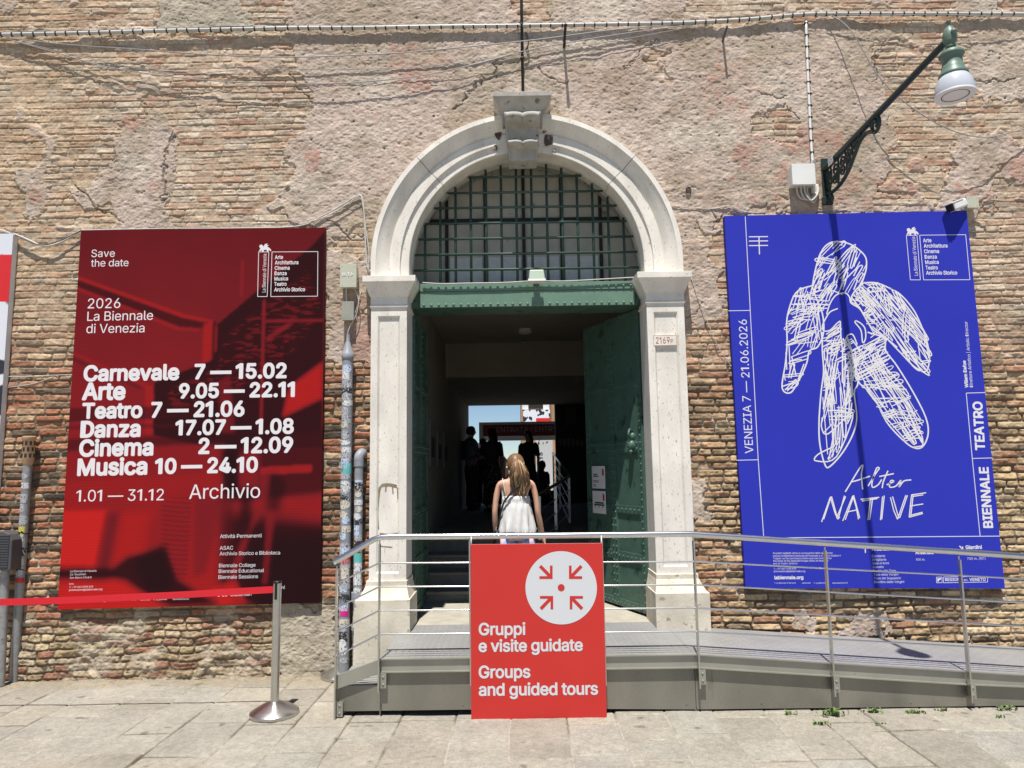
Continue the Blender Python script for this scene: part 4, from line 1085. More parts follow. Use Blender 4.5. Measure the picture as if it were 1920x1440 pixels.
for p, closed in ((head, 0), (larm, 1), (rarm, 1), (lleg, 0), (rleg, 0)):
    q = [c8(*a) for a in p];  D_.ribbon(q+([q[0]] if closed else []), SW, True)
hrn = random.Random(21)
def pip(x, y, poly):
    return bool(inpoly(np.array([float(x)]), np.array([float(y)]), poly)[0])
def scribble(poly, ang, step, w, jit=6, over=8):
    # zig-zag hatching clipped to an outline
    cx = sum(p[0] for p in poly)/len(poly); cy = sum(p[1] for p in poly)/len(poly)
    ca, sa = math.cos(ang), math.sin(ang); rad = max(math.hypot(p[0]-cx, p[1]-cy) for p in poly)
    t = -rad; pts = []; flip = False
    while t < rad:
        ins = []
        for k in range(61):
            s_ = -rad+2*rad*k/60
            x = cx+ca*s_-sa*t; y = cy+sa*s_+ca*t
            if pip(x, y, poly): ins.append(s_)
        if len(ins) > 2:
            a, b = ins[0]-hrn.uniform(-jit, over), ins[-1]+hrn.uniform(-jit, over)
            if b-a > 120 and hrn.random() < .6: a, b = (a, a+hrn.uniform(70, b-a)) if hrn.random() < .5 else (b-hrn.uniform(70, b-a), b)
            e = [(cx+ca*s_-sa*(t+o), cy+sa*s_+ca*(t+o)) for s_, o in ((a, hrn.uniform(-step, step)*.6), (b, hrn.uniform(-step, step)*.6))]
            if flip: e.reverse()
            flip = not flip; pts += e
        elif len(pts) > 1:
            D_.ribbon([c8(*p) for p in pts], w, True); pts = []
        if hrn.random() < .12 and len(pts) > 1: D_.ribbon([c8(*p) for p in pts], w, True); pts = []
        t += step*hrn.uniform(.6, 1.4)
    if len(pts) > 1: D_.ribbon([c8(*p) for p in pts], w, True)
W2 = .0098
void = [(270, 462), (262, 430), (300, 372), (336, 356), (330, 300), (372, 282), (400, 330), (440, 356), (466, 396), (474, 440), (456, 520), (440, 540), (420, 530), (410, 484), (390, 482), (376, 500), (362, 560), (352, 500), (348, 420), (310, 462)]
def strokes(poly, dirs, n, l0, l1):
    # loose pen strokes inside an outline, often doubled back like a quick zig-zag
    bx0, bx1 = min(p[0] for p in poly), max(p[0] for p in poly); by0, by1 = min(p[1] for p in poly), max(p[1] for p in poly)
    k = 0; tries = 0; used = []
    while k < n and tries < n*40:
        tries += 1
        cand = [(hrn.uniform(bx0, bx1), hrn.uniform(by0, by1)) for q in range(14)]; cand = [p for p in cand if pip(*p, poly) and not pip(*p, void)]
        if not cand: continue
        x, y = max(cand, key=lambda p: min([9e9]+[(p[0]-q[0])**2+(p[1]-q[1])**2 for q in used])); used.append((x, y))
        a = hrn.choice(dirs)+hrn.uniform(-.16, .16); l = hrn.uniform(l0, l1); dx_, dy_ = math.cos(a), math.sin(a); st = hrn.uniform(10, 18)
        pts = []; px_, py_ = x, y
        for j in range(hrn.choice((1, 1, 2, 2, 3))):
            q = []
            for s_ in (-1, 1):
                t = l*.5*hrn.uniform(.8, 1.1)
                while t > 8 and (not pip(px_+s_*dx_*(t-7), py_+s_*dy_*(t-7), poly) or pip(px_+s_*dx_*t, py_+s_*dy_*t, void)): t -= 6
                q.append((px_+s_*dx_*t+hrn.uniform(-3, 3), py_+s_*dy_*t+hrn.uniform(-3, 3)))
            if j % 2: q.reverse()
            pts += q; px_ += -dy_*st; py_ += dx_*st
            if not pip(px_, py_, poly) or pip(px_, py_, void): break
        D_.ribbon([c8(*p) for p in pts], W2*hrn.uniform(.7, 1.2), hrn.random() < .75); k += 1
hd2 = head+[(400, 270), (330, 290), (270, 330)]
strokes(hd2, (-.7, -1.15, -.95, .3), 35, 50, 130); strokes(hd2, (-1.0,), 13, 30, 70)
strokes([(212, 246), (160, 262), (128, 290), (104, 350), (95, 430), (260, 400), (290, 330), (250, 250)], (-.2, -.9, -1.2, .1), 20, 50, 120)
strokes(larm, (-.12, -1.2, -.25, 1.45), 31, 60, 130); strokes(larm, (-.8, -1.3), 10, 40, 90)
strokes(rarm, (.8, .9, 1.0), 46, 90, 220); strokes(rarm, (-.1, -.5, 1.5), 18, 40, 110)
strokes([(400, 330), (440, 250), (520, 280), (560, 440), (500, 480), (466, 396)], (.9, -.7, .2), 20, 40, 100)
strokes(torso, (-.45, -1.2, -.6), 26, 40, 120); strokes([(260, 470), (350, 430), (352, 520), (330, 580), (262, 560)], (-.3, -.6), 12, 50, 90)
strokes([(380, 490), (412, 484), (470, 560), (440, 690), (400, 700)], (1.3, -1.3, .9), 12, 40, 110); strokes([(400, 600), (560, 470), (580, 620), (450, 690)], (-.45, -.6), 17, 60, 130)
ll = [(272, 560), (276, 660), (268, 760), (262, 900), (280, 1090), (310, 1070), (360, 980), (400, 880), (404, 760), (400, 640), (360, 540)]
strokes(ll, (-1.5, 1.5, 1.62), 26, 120, 300); strokes([p for p in ll if p[1] < 900]+[(400, 880), (300, 900)], (0, -.1, .08), 20, 80, 150); strokes(ll, (-1.2, -.9), 9, 60, 140)
rl = [(430, 640), (470, 740), (570, 890), (660, 985), (738, 1000), (740, 900), (670, 760), (600, 650), (540, 560)]
strokes(rl, (.98, 1.05, .9), 26, 120, 280); strokes(rl, (-.35, -.1, .1, -.5), 31, 60, 140)
D_k = D_.k
for q in ([(348, 416), (330, 430), (300, 460), (270, 464), (262, 440), (280, 400), (300, 372), (336, 356)], [(348, 416), (352, 500), (362, 560), (376, 500), (390, 482), (410, 484), (430, 530)], [(424, 414), (420, 424), (448, 462), (456, 520), (470, 500), (468, 455), (450, 430), (424, 414)],
          [(282, 384), (300, 330), (330, 290), (372, 282), (392, 300), (400, 330), (440, 356), (466, 396)], [(262, 880), (258, 930), (290, 960), (410, 860), (330, 1070), (230, 1090), (240, 1060), (320, 1020)], [(700, 1026), (746, 1000), (640, 850)], [(744, 660), (778, 678), (740, 620)]):
    D_.ribbon([c8(*p) for p in q], SW*.9, True)
for q in ([(372, 1240), (452, 1112), (450, 1160), (456, 1228)], [(400, 1192), (432, 1184), (492, 1164)], [(482, 1212), (520, 1150), (536, 1126), (522, 1128), (502, 1190), (504, 1218), (530, 1206), (548, 1180)], [(578, 1138), (556, 1190), (550, 1222)], [(536, 1166), (606, 1152)],
          [(572, 1206), (606, 1190), (592, 1186), (586, 1216), (616, 1212), (640, 1184), (632, 1216), (654, 1188), (690, 1182)]):
    D_.ribbon([c8(*p) for p in q], .0115, True)
for q in ([(258, 1385), (300, 1265)], [(268, 1372), (304, 1262)], [(300, 1265), (322, 1340), (336, 1372)], [(306, 1262), (330, 1350), (346, 1366)], [(338, 1372), (368, 1258)], [(330, 1366), (374, 1262)], [(360, 1380), (408, 1260)], [(372, 1374), (414, 1256)], [(408, 1258), (424, 1310), (436, 1372)], [(414, 1262), (442, 1366)], [(376, 1338), (432, 1326)],
          [(446, 1276), (536, 1266)], [(452, 1284), (528, 1272)], [(494, 1270), (482, 1376)], [(504, 1268), (490, 1374)], [(552, 1262), (542, 1376)], [(560, 1258), (548, 1372)], [(590, 1266), (606, 1330), (624, 1372)], [(600, 1262), (630, 1366)], [(624, 1372), (664, 1256)], [(634, 1366), (672, 1256)],
          [(692, 1252), (680, 1362)], [(700, 1250), (688, 1356)], [(694, 1254), (762, 1244)], [(696, 1262), (748, 1254)], [(686, 1308), (748, 1298)], [(680, 1362), (746, 1344)], [(690, 1352), (744, 1338)]):
    D_.ribbon([c8(*p) for p in q], .0095)
D_.build('drawing', M['print'], bp)

# ---- white, red and black poster cut by the left edge
th3 = .075
x1t, z1t = atY(25, 438, YW-th3); x1b, z1b = atY(4, 880, YW-th3)
q3 = [(x1t-2.1, z1t+.01), (x1t, z1t), (x1b, z1b), (x1b-2.1, z1b+.01)]
zlo = .60; k_ = (zlo-z1t)/(z1b-z1t); xl = x1t
q3 = [(-5.69, z1t+.012), (xl, z1t), (xl, zlo), (-5.69, zlo+.01)]
ep = empty('patterned_poster', (-5, YW, zlo), 'white canvas poster with red band and black shapes cut by the left edge', 'poster', 'canvas posters on the brick wall')
mb = MB(); mb.hexa([(a[0], YW-th3+.003, a[1]) for a in q3], [(a[0], YW-.008, a[1]) for a in q3]); mb.build('frame', M['paper'], ep, bevel=.004)
zr0 = atY(20, 566, YW-th3)[1]; zr1 = atY(20, 478, YW-th3)[1]
def edge_picture(u, v):
    X = -5.69+(xl+5.69)*u; Z = z1t+(zlo-z1t)*v
    w = lin((214, 216, 224)); k = lin((40, 42, 54)); rd = lin((206, 34, 40))
    n = fbm(X, Z, .42, .30, 3, 71)
    m = sst(.02, .06, n-.1)[..., None]
    C = w*(1-m)+k*m
    b = ((Z > zr0) & (Z < zr1))[..., None]
    return np.where(b, rd, C)
quad_grid('printed_picture', q3, YW-th3-.001, 220, 400, edge_picture, M['edgepic'], ep)

# ================================================================== ramp with railing
ramp = empty('access_ramp', (1.3, YF, 0), 'stainless steel access ramp with tread plate deck and tubular railing', 'ramp')
DZ = .405; RX0 = -1.005; RX1 = 1.32
def rz(x):  # deck height at the front edge
    if x <= RX1: return DZ
    return max(.02, DZ-(x-RX1)*.0745)
XEND = 6.4
YB = YW-.12
def prism_xz(mb, xs_top, y0, y1):
    # xs_top: list (x, z_low, z_high): wall strip along x
    for (xa, la, ha), (xb, lb, hb) in zip(xs_top[:-1], xs_top[1:]):
        mb.hexa([(xa, y0, la), (xb, y0, lb), (xb, y1, lb), (xa, y1, la)], [(xa, y0, ha), (xb, y0, hb), (xb, y1, hb), (xa, y1, ha)])
# deck
mb = MB()
mb.hexa([(RX0, YF+.012, DZ-.03), (RX1, YF+.012, DZ-.03), (RX1, 6.573, DZ-.03), (RX0, 6.573, DZ-.03)], [(RX0, YF+.012, DZ), (RX1, YF+.012, DZ), (RX1, 6.573, DZ), (RX0, 6.573, DZ)])
mb.hexa([(RX1+.002, YF+.012, DZ-.03), (XEND, YF+.012, rz(XEND)-.03), (XEND, YB+.06, rz(XEND)-.03), (RX1+.002, YB+.06, DZ-.03)], [(RX1+.002, YF+.012, DZ), (XEND, YF+.012, rz(XEND)), (XEND, YB+.06, rz(XEND)), (RX1+.002, YB+.06, DZ)])
dk = mb.build('deck', M['deck'], ramp)
# raised tread studs
mb = MB(); 
def stud(x, y, z, dzx, a, l=.021, w=.0075):
    ca, sa = math.cos(a), math.sin(a)
    p = lambda s_, t_, h: (x+ca*s_-sa*t_, y+sa*s_+ca*t_, z+h+dzx*(ca*s_-sa*t_))
    mb.add([p(-l, 0, .0003), p(0, -w, .0003), p(l, 0, .0003), p(0, w, .0003), p(0, 0, .0032)], [(0, 1, 4), (1, 2, 4), (2, 3, 4), (3, 0, 4)])
ix = 0; x = RX0+.03
while x < 4.9:
    iy = 0; y = YF+.05
    while y < (6.55 if x < RX1 else YB+.04):
        blocked = x < JL+.04 and y > YW-.25 or (x > JR-.02 and y > YW-.25)
        if not blocked: stud(x, y, rz(x), 0 if x < RX1 else -.0745, .7 if (ix+iy) % 2 else -.7)
        y += .052; iy += 1
    x += .052; ix += 1
mb.build('tread_pattern', M['deck'], dk, fix=False)
# front flange and panel
fz = .092
xsf = [(RX0-.01, DZ-fz, DZ+.004), (RX1, DZ-fz, DZ+.004), (3.3, rz(3.3)-fz, rz(3.3)+.004), (XEND, max(rz(XEND)-fz, .0), rz(XEND)+.004)]
mb = MB(); prism_xz(mb, xsf, YF-.004, YF+.010)
prism_xz(mb, [(a, h-.006, h+.002) for a, l, h in xsf], YF-.022, YF-.0045); prism_xz(mb, [(a, l-.002, l+.007) for a, l, h in xsf], YF-.022, YF-.0045)
mb.build('edge_channel', M['flange'], ramp)
mb = MB(); sk = YF+.012
bot = lambda x: .035 if x < .9 else .008
prism_xz(mb, [(RX0-.0, .036, DZ-fz), (.2, .034, DZ-fz), (RX1-.002, .012, DZ-fz)], sk, sk+.012)
prism_xz(mb, [(RX1+.002, .012, DZ-fz), (3.3, .006, rz(3.3)-fz), (4.9, .004, rz(4.9)-fz), (5.2, .002, max(.01, rz(5.2)-fz))], sk, sk+.012)
prism_xz(mb, [(-1.335, .036, .215), (RX0-.002, .036, .215)], sk, sk+.012)
for x_, z_ in ((-1.0, .07), (.3, .06), (1.25, .05), (-.4, .07), (1.8, .05), (2.9, .04)): mb.ball((x_, sk, z_), .006, 8, 4)
mb.build('side_panel', M['panel'], ramp)
mb = MB(); mb.box(RX0-.01, RX0, YF+.03, 6.0, .0, DZ-.01); mb.build('end_panel', M['flange'], ramp)
mb = MB(); mb.box(-1.33, -1.315, YF+.03, 6.0, .0, .20); mb.build('end_panel', M['flange'], ramp)
# two low steps at the left end
mb = MB(); mb.box(-1.33, RX0-.012, YF+.03, 5.98, .20, .222)
for k in range(5): mb.box(-1.32, RX0-.015, YF+.06+k*.17, YF+.085+k*.17, .2225, .226)
mb.build('step_tread', M['deck'], ramp, bevel=.003)
mb = MB()     # sloping stringer between the two left posts
z0s, z1s = atY(633, 1268, YF-.02)[1], DZ+.005
mb.hexa([(-1.34, YF-.02, z0s-.10), (RX0-.0, YF-.02, z1s-.10), (RX0-.0, YF-.008, z1s-.10), (-1.34, YF-.008, z0s-.10)], [(-1.34, YF-.02, z0s), (RX0, YF-.02, z1s), (RX0, YF-.008, z1s), (-1.34, YF-.008, z0s)])
mb.build('stringer', M['flange'], ramp, bevel=.002)
# railing
yr = YF-.045
hpt = [P(626, 1054, yr), P(640, 1047, yr), P(700, 1012, yr), P(714, 1007.5, yr), P(735, 1006.5, yr), P(1290, 1001.3, yr), P(1304, 1002, yr), P(1550, 1018.5, yr), P(1803, 1035, yr), P(1920, 1043, yr)]
xe = Vector((XEND, yr, hpt[-1].z-(XEND-hpt[-1].x)*.0745)); hpt.append(xe)
mb = MB(); mb.tube(hpt, .0225, 14); mb.build('handrail', M['rail'], ramp, smooth='auto')
posts = [(629, 1060, 1346, 631), (711, 1012, 1292, 711), (881.5, 1008, 1280, 881.5), (1130, 1006, 1280, 1134), (1302.5, 1006, 1285, 1309), (1550.5, 1024, 1300, 1560), (1803, 1041, 1312, 1815)]
yp = yr
for i, (xa, ya, yb_, xb) in enumerate(posts):
    t = P(xa, ya, yp); b = P(xb, yb_, yp); t.x = b.x = (t.x+b.x)/2
    mb = MB(); w = .019 if i not in (2, 3) else .010
    mb.box(t.x-.006, t.x+.006, yp-w, yp+w, b.z-.02, t.z-.03); mb.tube([(t.x, yp, t.z-.032), (t.x, yp, t.z-.004)], .006, 8)
    po = mb.build('post', M['steel'], ramp, bevel=.0015)
    if i in (2, 3): continue
    mb = MB(); mb.box(t.x+.006, t.x+.052, YF-.030, YF-.024, b.z, b.z+.105)
    mb.box(t.x+.01, t.x+.048, YF-.024, sk-.001, b.z+.01, b.z+.095)
    for q in (.026, .079): mb.ball((t.x+.029, YF-.031, b.z+q), .010, 8, 5, (1, .6, 1))
    mb.build('bracket', M['flange'], po)
bars = [(1095, 1055.8, 1053, 1079.5), (1141, 1100.3, 1096.6, 1124), (1186, 1145, 1140, 1168), (1231, 1189.3, 1184, 1212.2)]
for ya, yb_, yc, yd in bars:
    a, b, c, d = P(629, ya, yr), P(711, yb_, yr), P(1303, yc, yr), P(1808, yd, yr)
    e = c+(d-c)*((XEND-c.x)/(d.x-c.x))
    mb = MB(); mb.tube([a, b+(a-b).normalized()*.012, b+(c-b).normalized()*.012, c+(b-c).normalized()*.012, c+(d-c).normalized()*.012, e], .0062, 10)
    mb.build('rail_bar', M['rail'], ramp, smooth='auto')

# ================================================================== red group sign hung on the railing
SY = YF-.075
sg = empty('information_sign', (.16, SY, 0), 'red group tours sign board hung on the ramp railing', 'sign')
q = [(882.5, 1021), (1129.5, 1018.5), (1138, 1350), (883.5, 1353)]
c = [atY(a[0], a[1], SY) for a in q]
mb = MB(); mb.hexa([(a[0], SY, a[1]) for a in c], [(a[0], SY+.010, a[1]) for a in c]); mb.build('board', M['red'], sg, bevel=.0015)
mb = MB(); mb.hexa([(a[0]+.0, SY+.0105, a[1]) for a in c], [(a[0], SY+.014, a[1]) for a in c]); mb.build('backing', M['paper'], sg)
for x in (883.5, 1127.5):
    a = P(x, 1004, SY+.012); b = P(x, 1026, SY+.012)
    mb = MB(); mb.tube([b, a], .0045, 8); mb.tube([a, a+Vector((0, .02, .012)), a+Vector((0, .045, .0))], .0045, 8); mb.build('hook', M['whitepl'], sg, smooth=True)
T_ = Print(SY-.0015)
ctr = atY(1052.2, 1101.7, SY); rad = 65.2/F_PX*SY
T_.poly([(ctr[0]+rad*math.cos(2*math.pi*k/72), ctr[1]+rad*math.sin(2*math.pi*k/72)) for k in range(72)], px=False)
T_.build('disc', M['signwhite'], sg); T_ = Print(SY-.0015)
for s_, a, b in (("Gruppi", (897.6, 1190.6), (985.2, 1189.8)), ("e visite guidate", (897.4, 1222), (1093, 1219.8)), ("Groups", (897.6, 1271.2), (994.5, 1270.2)), ("and guided tours", (897.6, 1304.2), (1121.5, 1301.8))): 
    T_.text(s_, a, b, .022)
    if s_ != 'Gruppi' and s_ != 'Groups': T_.build('lettering', M['signwhite'], sg); T_ = Print(SY-.0015)
T_ = Print(SY-.0028)
T_.poly([(ctr[0]+.0255*math.cos(2*math.pi*k/32), ctr[1]+.0255*math.sin(2*math.pi*k/32)) for k in range(32)], px=False)
T_.build('centre_dot', M['red'], sg)
s1 = lambda x, y: (600+x/2.667, 900+y/2.667)
for cx, cy, dx_, dy_ in ((1163, 494, -1, -1), (1245, 494, 1, -1), (1166, 580, -1, 1), (1249, 580, 1, 1)):
    g_ = lambda a, b: s1(cx+dx_*a, cy+dy_*b)
    T_ = Print(SY-.0028); T_.poly([g_(0, 0), g_(0, 66), g_(13, 66), g_(13, 13), g_(66, 13), g_(66, 0)]); T_.ribbon([g_(8, 8), g_(62, 64)], .0235); T_.build('arrow', M['red'], sg)

# ================================================================== stanchions and belt
def stanchion(x, y, h, label, r=.178):
    o = empty('barrier_post', (x, y, 0), label, 'stanchion', 'steel queue barrier posts')
    mb = MB(); mb.lathe([(r, 0.001), (r, .022), (r-.004, .026), (r*.75, .05), (r*.45, .078), (.034, .096), (.034, .10)], (x, y, 0), 48); mb.build('base', M['steel'], o, smooth='auto')
    mb = MB(); mb.lathe([(.031, .09), (.031, h-.012)], (x, y, 0), 24); mb.build('post', M['steel'], o, smooth='auto')
    mb = MB(); mb.lathe([(.033, h-.012), (.033, h), (.030, h+.003)], (x, y, 0), 24); mb.box(x-.010, x+.010, y-.0335, y-.02, h-.13, h-.012); mb.build('head', M['blackpl'], o, smooth='auto')
    return o
sx, sy_ = atZ(514.5, 1339, 0)
stanchion(sx, sy_, .965, 'brushed steel barrier post with red belt on the open pavement')
s2x, s2y = atZ(640, 1268, 0)
stanchion(s2x, s2y, .965, 'brushed steel barrier post behind the left end of the ramp railing')
e0 = Vector((sx-.033, sy_, .905)); pL = atY(0, 1122, sy_); dz_ = (pL[1]-.905)/(pL[0]-sx)
mb = MB(); n = 30; xend = -5.6; vs = []
for k in range(n+1):
    x = e0.x+(xend-e0.x)*k/n; z = .905+dz_*(x-sx)-.03*math.sin(math.pi*k/n)
    y = sy_+.004*math.sin(k*.9)
    vs += [(x, y, z-.025), (x, y, z+.025), (x, y+.0018, z-.025), (x, y+.0018, z+.025)]
fs = []
for k in range(n):
    a = 4*k; fs += [(a, a+1, a+5, a+4), (a+2, a+6, a+7, a+3), (a+1, a+3, a+7, a+5), (a, a+4, a+6, a+2)]
fs += [(0, 2, 3, 1), (4*n, 4*n+1, 4*n+3, 4*n+2)]
mb.add(vs, fs); tag(mb.build('barrier_belt', M['belt']), 'red webbing belt stretched across the lower red poster', 'barrier belt')

# ================================================================== wall lamp
LX = atY(1545, 315, YW)[0]
lamp = empty('wall_lamp', (LX, YW, 4.4), 'dark green iron wall lamp on a long scrolled bracket', 'lamp')
yE, zE = atX(1783, 92, LX); zE = 4.655
arm0 = Vector((LX, YW-.02, 4.575)); armE = Vector((LX, yE, zE))
mb = MB(); mb.tube([arm0, arm0.lerp(armE, .5), armE], [.032, .027, .023], 14); mb.build('arm', M['lampgreen'], lamp, smooth='auto')
mb = MB(); mb.box(LX-.035, LX+.035, YW-.03, YW+.0, 4.24, 4.68); mb.box(LX-.05, LX+.05, YW-.04, YW-.005, 4.22, 4.30); mb.build('wall_plate', M['lampgreen'], lamp, bevel=.006)
def A(px, py): y, z = atX(px, py, LX); return Vector((LX, y, z))
mb = MB()
mb.tube(spline([A(1541, 366), A(1559, 361), A(1576, 345), A(1591, 320), A(1602, 292), A(1613, 264), A(1626, 249), A(1640, 247)], 8), .017, 8)
mb.tube(spline([A(1548, 372), A(1552, 378), A(1560, 374), A(1558, 364)], 6), .020, 8)
def ring(c, r, t=.011, a0=0, a1=2*math.pi, n=18):
    pts = [c+Vector((0, r*math.cos(a0+(a1-a0)*k/n), r*math.sin(a0+(a1-a0)*k/n))) for k in range(n+1)]
    mb.tube(pts, t, 7)
def spiral(c, r0, r1, a0, turns, t=.012):
    n = int(18*turns); mb.tube([c+Vector((0, (r0+(r1-r0)*k/n)*math.cos(a0+2*math.pi*turns*k/n), (r0+(r1-r0)*k/n)*math.sin(a0+2*math.pi*turns*k/n))) for k in range(n+1)], t, 7)
dA = (armE-arm0).normalized()
y2 = lambda u, v: Vector((LX, YW-u, v))
c1 = A(1641, 235); spiral(c1, .085, .025, .3, 1.6, .015)
def Q(px, py): return A(px, py)
for px, py, r in ((1553, 331, .042), (1552, 349, .036), (1567, 317, .042), (1566, 335, .038), (1580, 302, .038), (1580, 319, .036), (1592, 288, .034), (1592, 303, .030), (1604, 273, .030), (1613, 258, .022)):
    c = A(px, py); ring(c, r, .010); mb.ball(c, .015, 8, 5); mb.ball(c+Vector((0, 0, r)), .013, 6, 4)
for q in ([(1546, 362), (1550, 340), (1546, 318)], [(1556, 361), (1559, 330), (1556, 304)], [(1572, 348), (1573, 318), (1570, 290)], [(1588, 322), (1587, 300), (1583, 276)], [(1600, 296), (1598, 280), (1595, 263)], [(1548, 362), (1570, 325), (1590, 292), (1612, 258)]):
    mb.tube(spline([A(*p) for p in q], 5), .0095, 7)
mb.build('scroll_bracket', M['lampgreen'], lamp, smooth=True)
mb = MB(); st_ = y2(.20, 4.575); mb.box(LX-.039, LX-.037, YW-.27, YW-.17, 4.53, 4.60); mb.build('sticker', STK[0], lamp)
hx, hy = LX, yE; HS = .90
def hs(o):
    c = Vector((hx, hy, zE))
    for v in o.data.vertices: v.co = c+(v.co-c)*HS
mb = MB(); Z0 = zE
mb.lathe([(.004, Z0+.145), (.016, Z0+.135), (.017, Z0+.118), (.008, Z0+.105), (.010, Z0+.092), (.030, Z0+.075), (.047, Z0+.035), (.050, Z0-.005), (.045, Z0-.035), (.028, Z0-.05), (.026, Z0-.062), (.036, Z0-.070), (.036, Z0-.080), (.020, Z0-.088), (.020, Z0-.115)], (hx, hy, 0), 24)
mb.ball((hx+.0, hy-.05, Z0+.02), .022, 8, 6); hs(mb.build('finial_cap', M['lamphead'], lamp, smooth='auto'))
mb = MB(); zc = Z0-.095
mb.lathe([(.020, zc), (.045, zc-.006), (.075, zc-.022), (.086, zc-.04), (.086, zc-.052), (.074, zc-.058), (.068, zc-.066), (.068, zc-.13), (.074, zc-.138), (.078, zc-.16), (.088, zc-.185), (.098, zc-.20), (.100, zc-.215), (.096, zc-.222)], (hx, hy, 0), 36)
hs(mb.build('shade', M['lamphead'], lamp, smooth='auto'))
mb = MB(); zg = zc-.222; nr = 72; prof = [(.094, zg), (.108, zg-.02), (.122, zg-.055), (.130, zg-.095), (.134, zg-.130), (.134, zg-.140)]
vs = []
for i, (r_, z) in enumerate(prof):
    for k in range(nr): rr = r_+(.0018 if k % 2 else 0)*(i < 5); vs.append((hx+rr*math.cos(2*math.pi*k/nr), hy+rr*math.sin(2*math.pi*k/nr), z))
fs = [(i*nr+k, i*nr+(k+1) % nr, (i+1)*nr+(k+1) % nr, (i+1)*nr+k) for i in range(len(prof)-1) for k in range(nr)]
mb.add(vs, fs); hs(mb.build('glass_globe', M['glass'], lamp, smooth=True))
mb = MB(); mb.lathe([(.085, zg-.136), (.136, zg-.136), (.138, zg-.141), (.136, zg-.150), (.085, zg-.146)], (hx, hy, 0), 48, cap=False); hs(mb.build('rim', M['whitepl'], lamp, smooth='auto'))
mb = MB(); mb.lathe([(.001, zg-.139), (.088, zg-.139), (.088, zg-.144), (.080, zg-.1445), (.001, zg-.146)], (hx, hy, 0), 40); hs(mb.build('lens', M['lens'], lamp, smooth='auto'))
mb = MB(); mb.lathe([(.087, zg-.1475), (.093, zg-.1475), (.093, zg-.143), (.087, zg-.143)], (hx, hy, 0), 40, cap=False); hs(mb.build('lens_ring', M['blackpl'], lamp))

# ================================================================== boxes and camera on the wall
def wbox(name, m, px0, py0, px1, py1, d, label, cat, lid=True, group=None):
    x0, z1 = atY(px0, py0, YW-d); x1, z0 = atY(px1, py1, YW-d)
    o = empty(name, ((x0+x1)/2, YW, z0), label, cat, group)
    mb = MB(); mb.box(x0+.004, x1-.004, YW-d*.62, YW-.002, z0+.004, z1-.004); mb.build('casing', m, o, bevel=.005)
    mb = MB(); mb.box(x0, x1, YW-d, YW-d*.64, z0, z1)
    for a, b in ((x0+.02, z0+.02), (x1-.02, z0+.02), (x0+.02, z1-.02), (x1-.02, z1-.02)): mb.ball((a, YW-d, b), .006, 6, 4, (1, .4, 1))
    mb.build('lid', m, o, bevel=.006)
    return o, x0, x1, z0, z1
jb, x0, x1, z0, z1 = wbox('junction_box', M['whitepl'], 1484, 307, 1530, 345, .12, 'white junction box with looping cables beside the wall lamp', 'junction box')
for k, (a, dpt) in enumerate(((.30, .05), (.45, .065), (.58, .08), (.72, .06))):
    xa = x0+(x1-x0)*a; mb = MB(); xr = x1-.03+.012*k
    mb.tube(spline([(xa, YW-dpt, z0+.01), (xa+.005, YW-dpt, z0-.07), (xa+.05, YW-dpt, z0-.12-.012*k), (xr+.02, YW-dpt, z0-.10), (xr+.05, YW-dpt*.7, z0-.03), (xr+.05, YW-.03, z0+.03)], 8), .0085, 8)
    mb.build('cable_loop', M['cable'], jb, smooth=True)
mb = MB(); mb.box(x1-.012, x1+.012, YW-.10, YW-.03, z0-.06, z0+.02); mb.build('gland', M['whitepl'], jb, bevel=.004)
cc, ccz = atY(1801, 384, YW-.16)
cv = empty('security_camera', (cc, YW, ccz), 'small white bullet security camera above the blue poster', 'security camera')
dv = Vector((-.85, -.32, -.36)).normalized(); c0 = Vector((cc-.005, YW-.105, ccz+.012))
def obox(mb, c, d, l0, l1, w, h):
    r_ = d.cross(Vector((0, 0, 1))).normalized(); u_ = r_.cross(d).normalized()
    f = lambda s_: [c+d*s_+r_*a*w+u_*b*h for a, b in ((-1, -1), (1, -1), (1, 1), (-1, 1))]
    mb.hexa(f(l0), f(l1))
mb = MB(); obox(mb, c0, dv, -.11, .085, .042, .040); mb.build('body', M['whitepl'], cv, bevel=.018)
mb = MB(); obox(mb, c0, dv, .084, .10, .038, .036); mb.build('front_glass', M['blackpl'], cv, bevel=.008)
mb = MB(); obox(mb, c0+Vector((0, 0, .043)), dv, -.05, .125, .046, .005); mb.build('sun_hood', M['whitepl'], cv, bevel=.003)
mb = MB(); mb.tube(spline([c0-dv*.08, c0-dv*.13+Vector((.02, .02, .0)), (cc+.075, YW-.06, ccz-.01)], 6), .013, 10); mb.build('mount', M['whitepl'], cv, smooth=True)
wbox('junction_box', M['beigepl'], 1812, 368, 1836, 389, .10, 'small beige junction box right of the security camera', 'junction box')
ob, x0, x1, z0, z1 = wbox('meter_box', M['beigepl'], 638, 495, 668, 538, .10, 'beige meter box on the wall left of the gateway', 'meter box')
T_ = Print(YW-.1045)
for q in ([(642, 517), (643, 511)], [(645, 517), (645, 511), (648, 516)], [(651, 511), (654, 511), (653, 517)], [(657, 516), (661, 514), (658, 511)]): T_.ribbon(q, .008)
T_.build('emblem', M['whitepl'], ob)
wbox('meter_box', M['greypl'], 641, 565, 663, 600, .09, 'smaller grey box below the beige meter box', 'meter box')

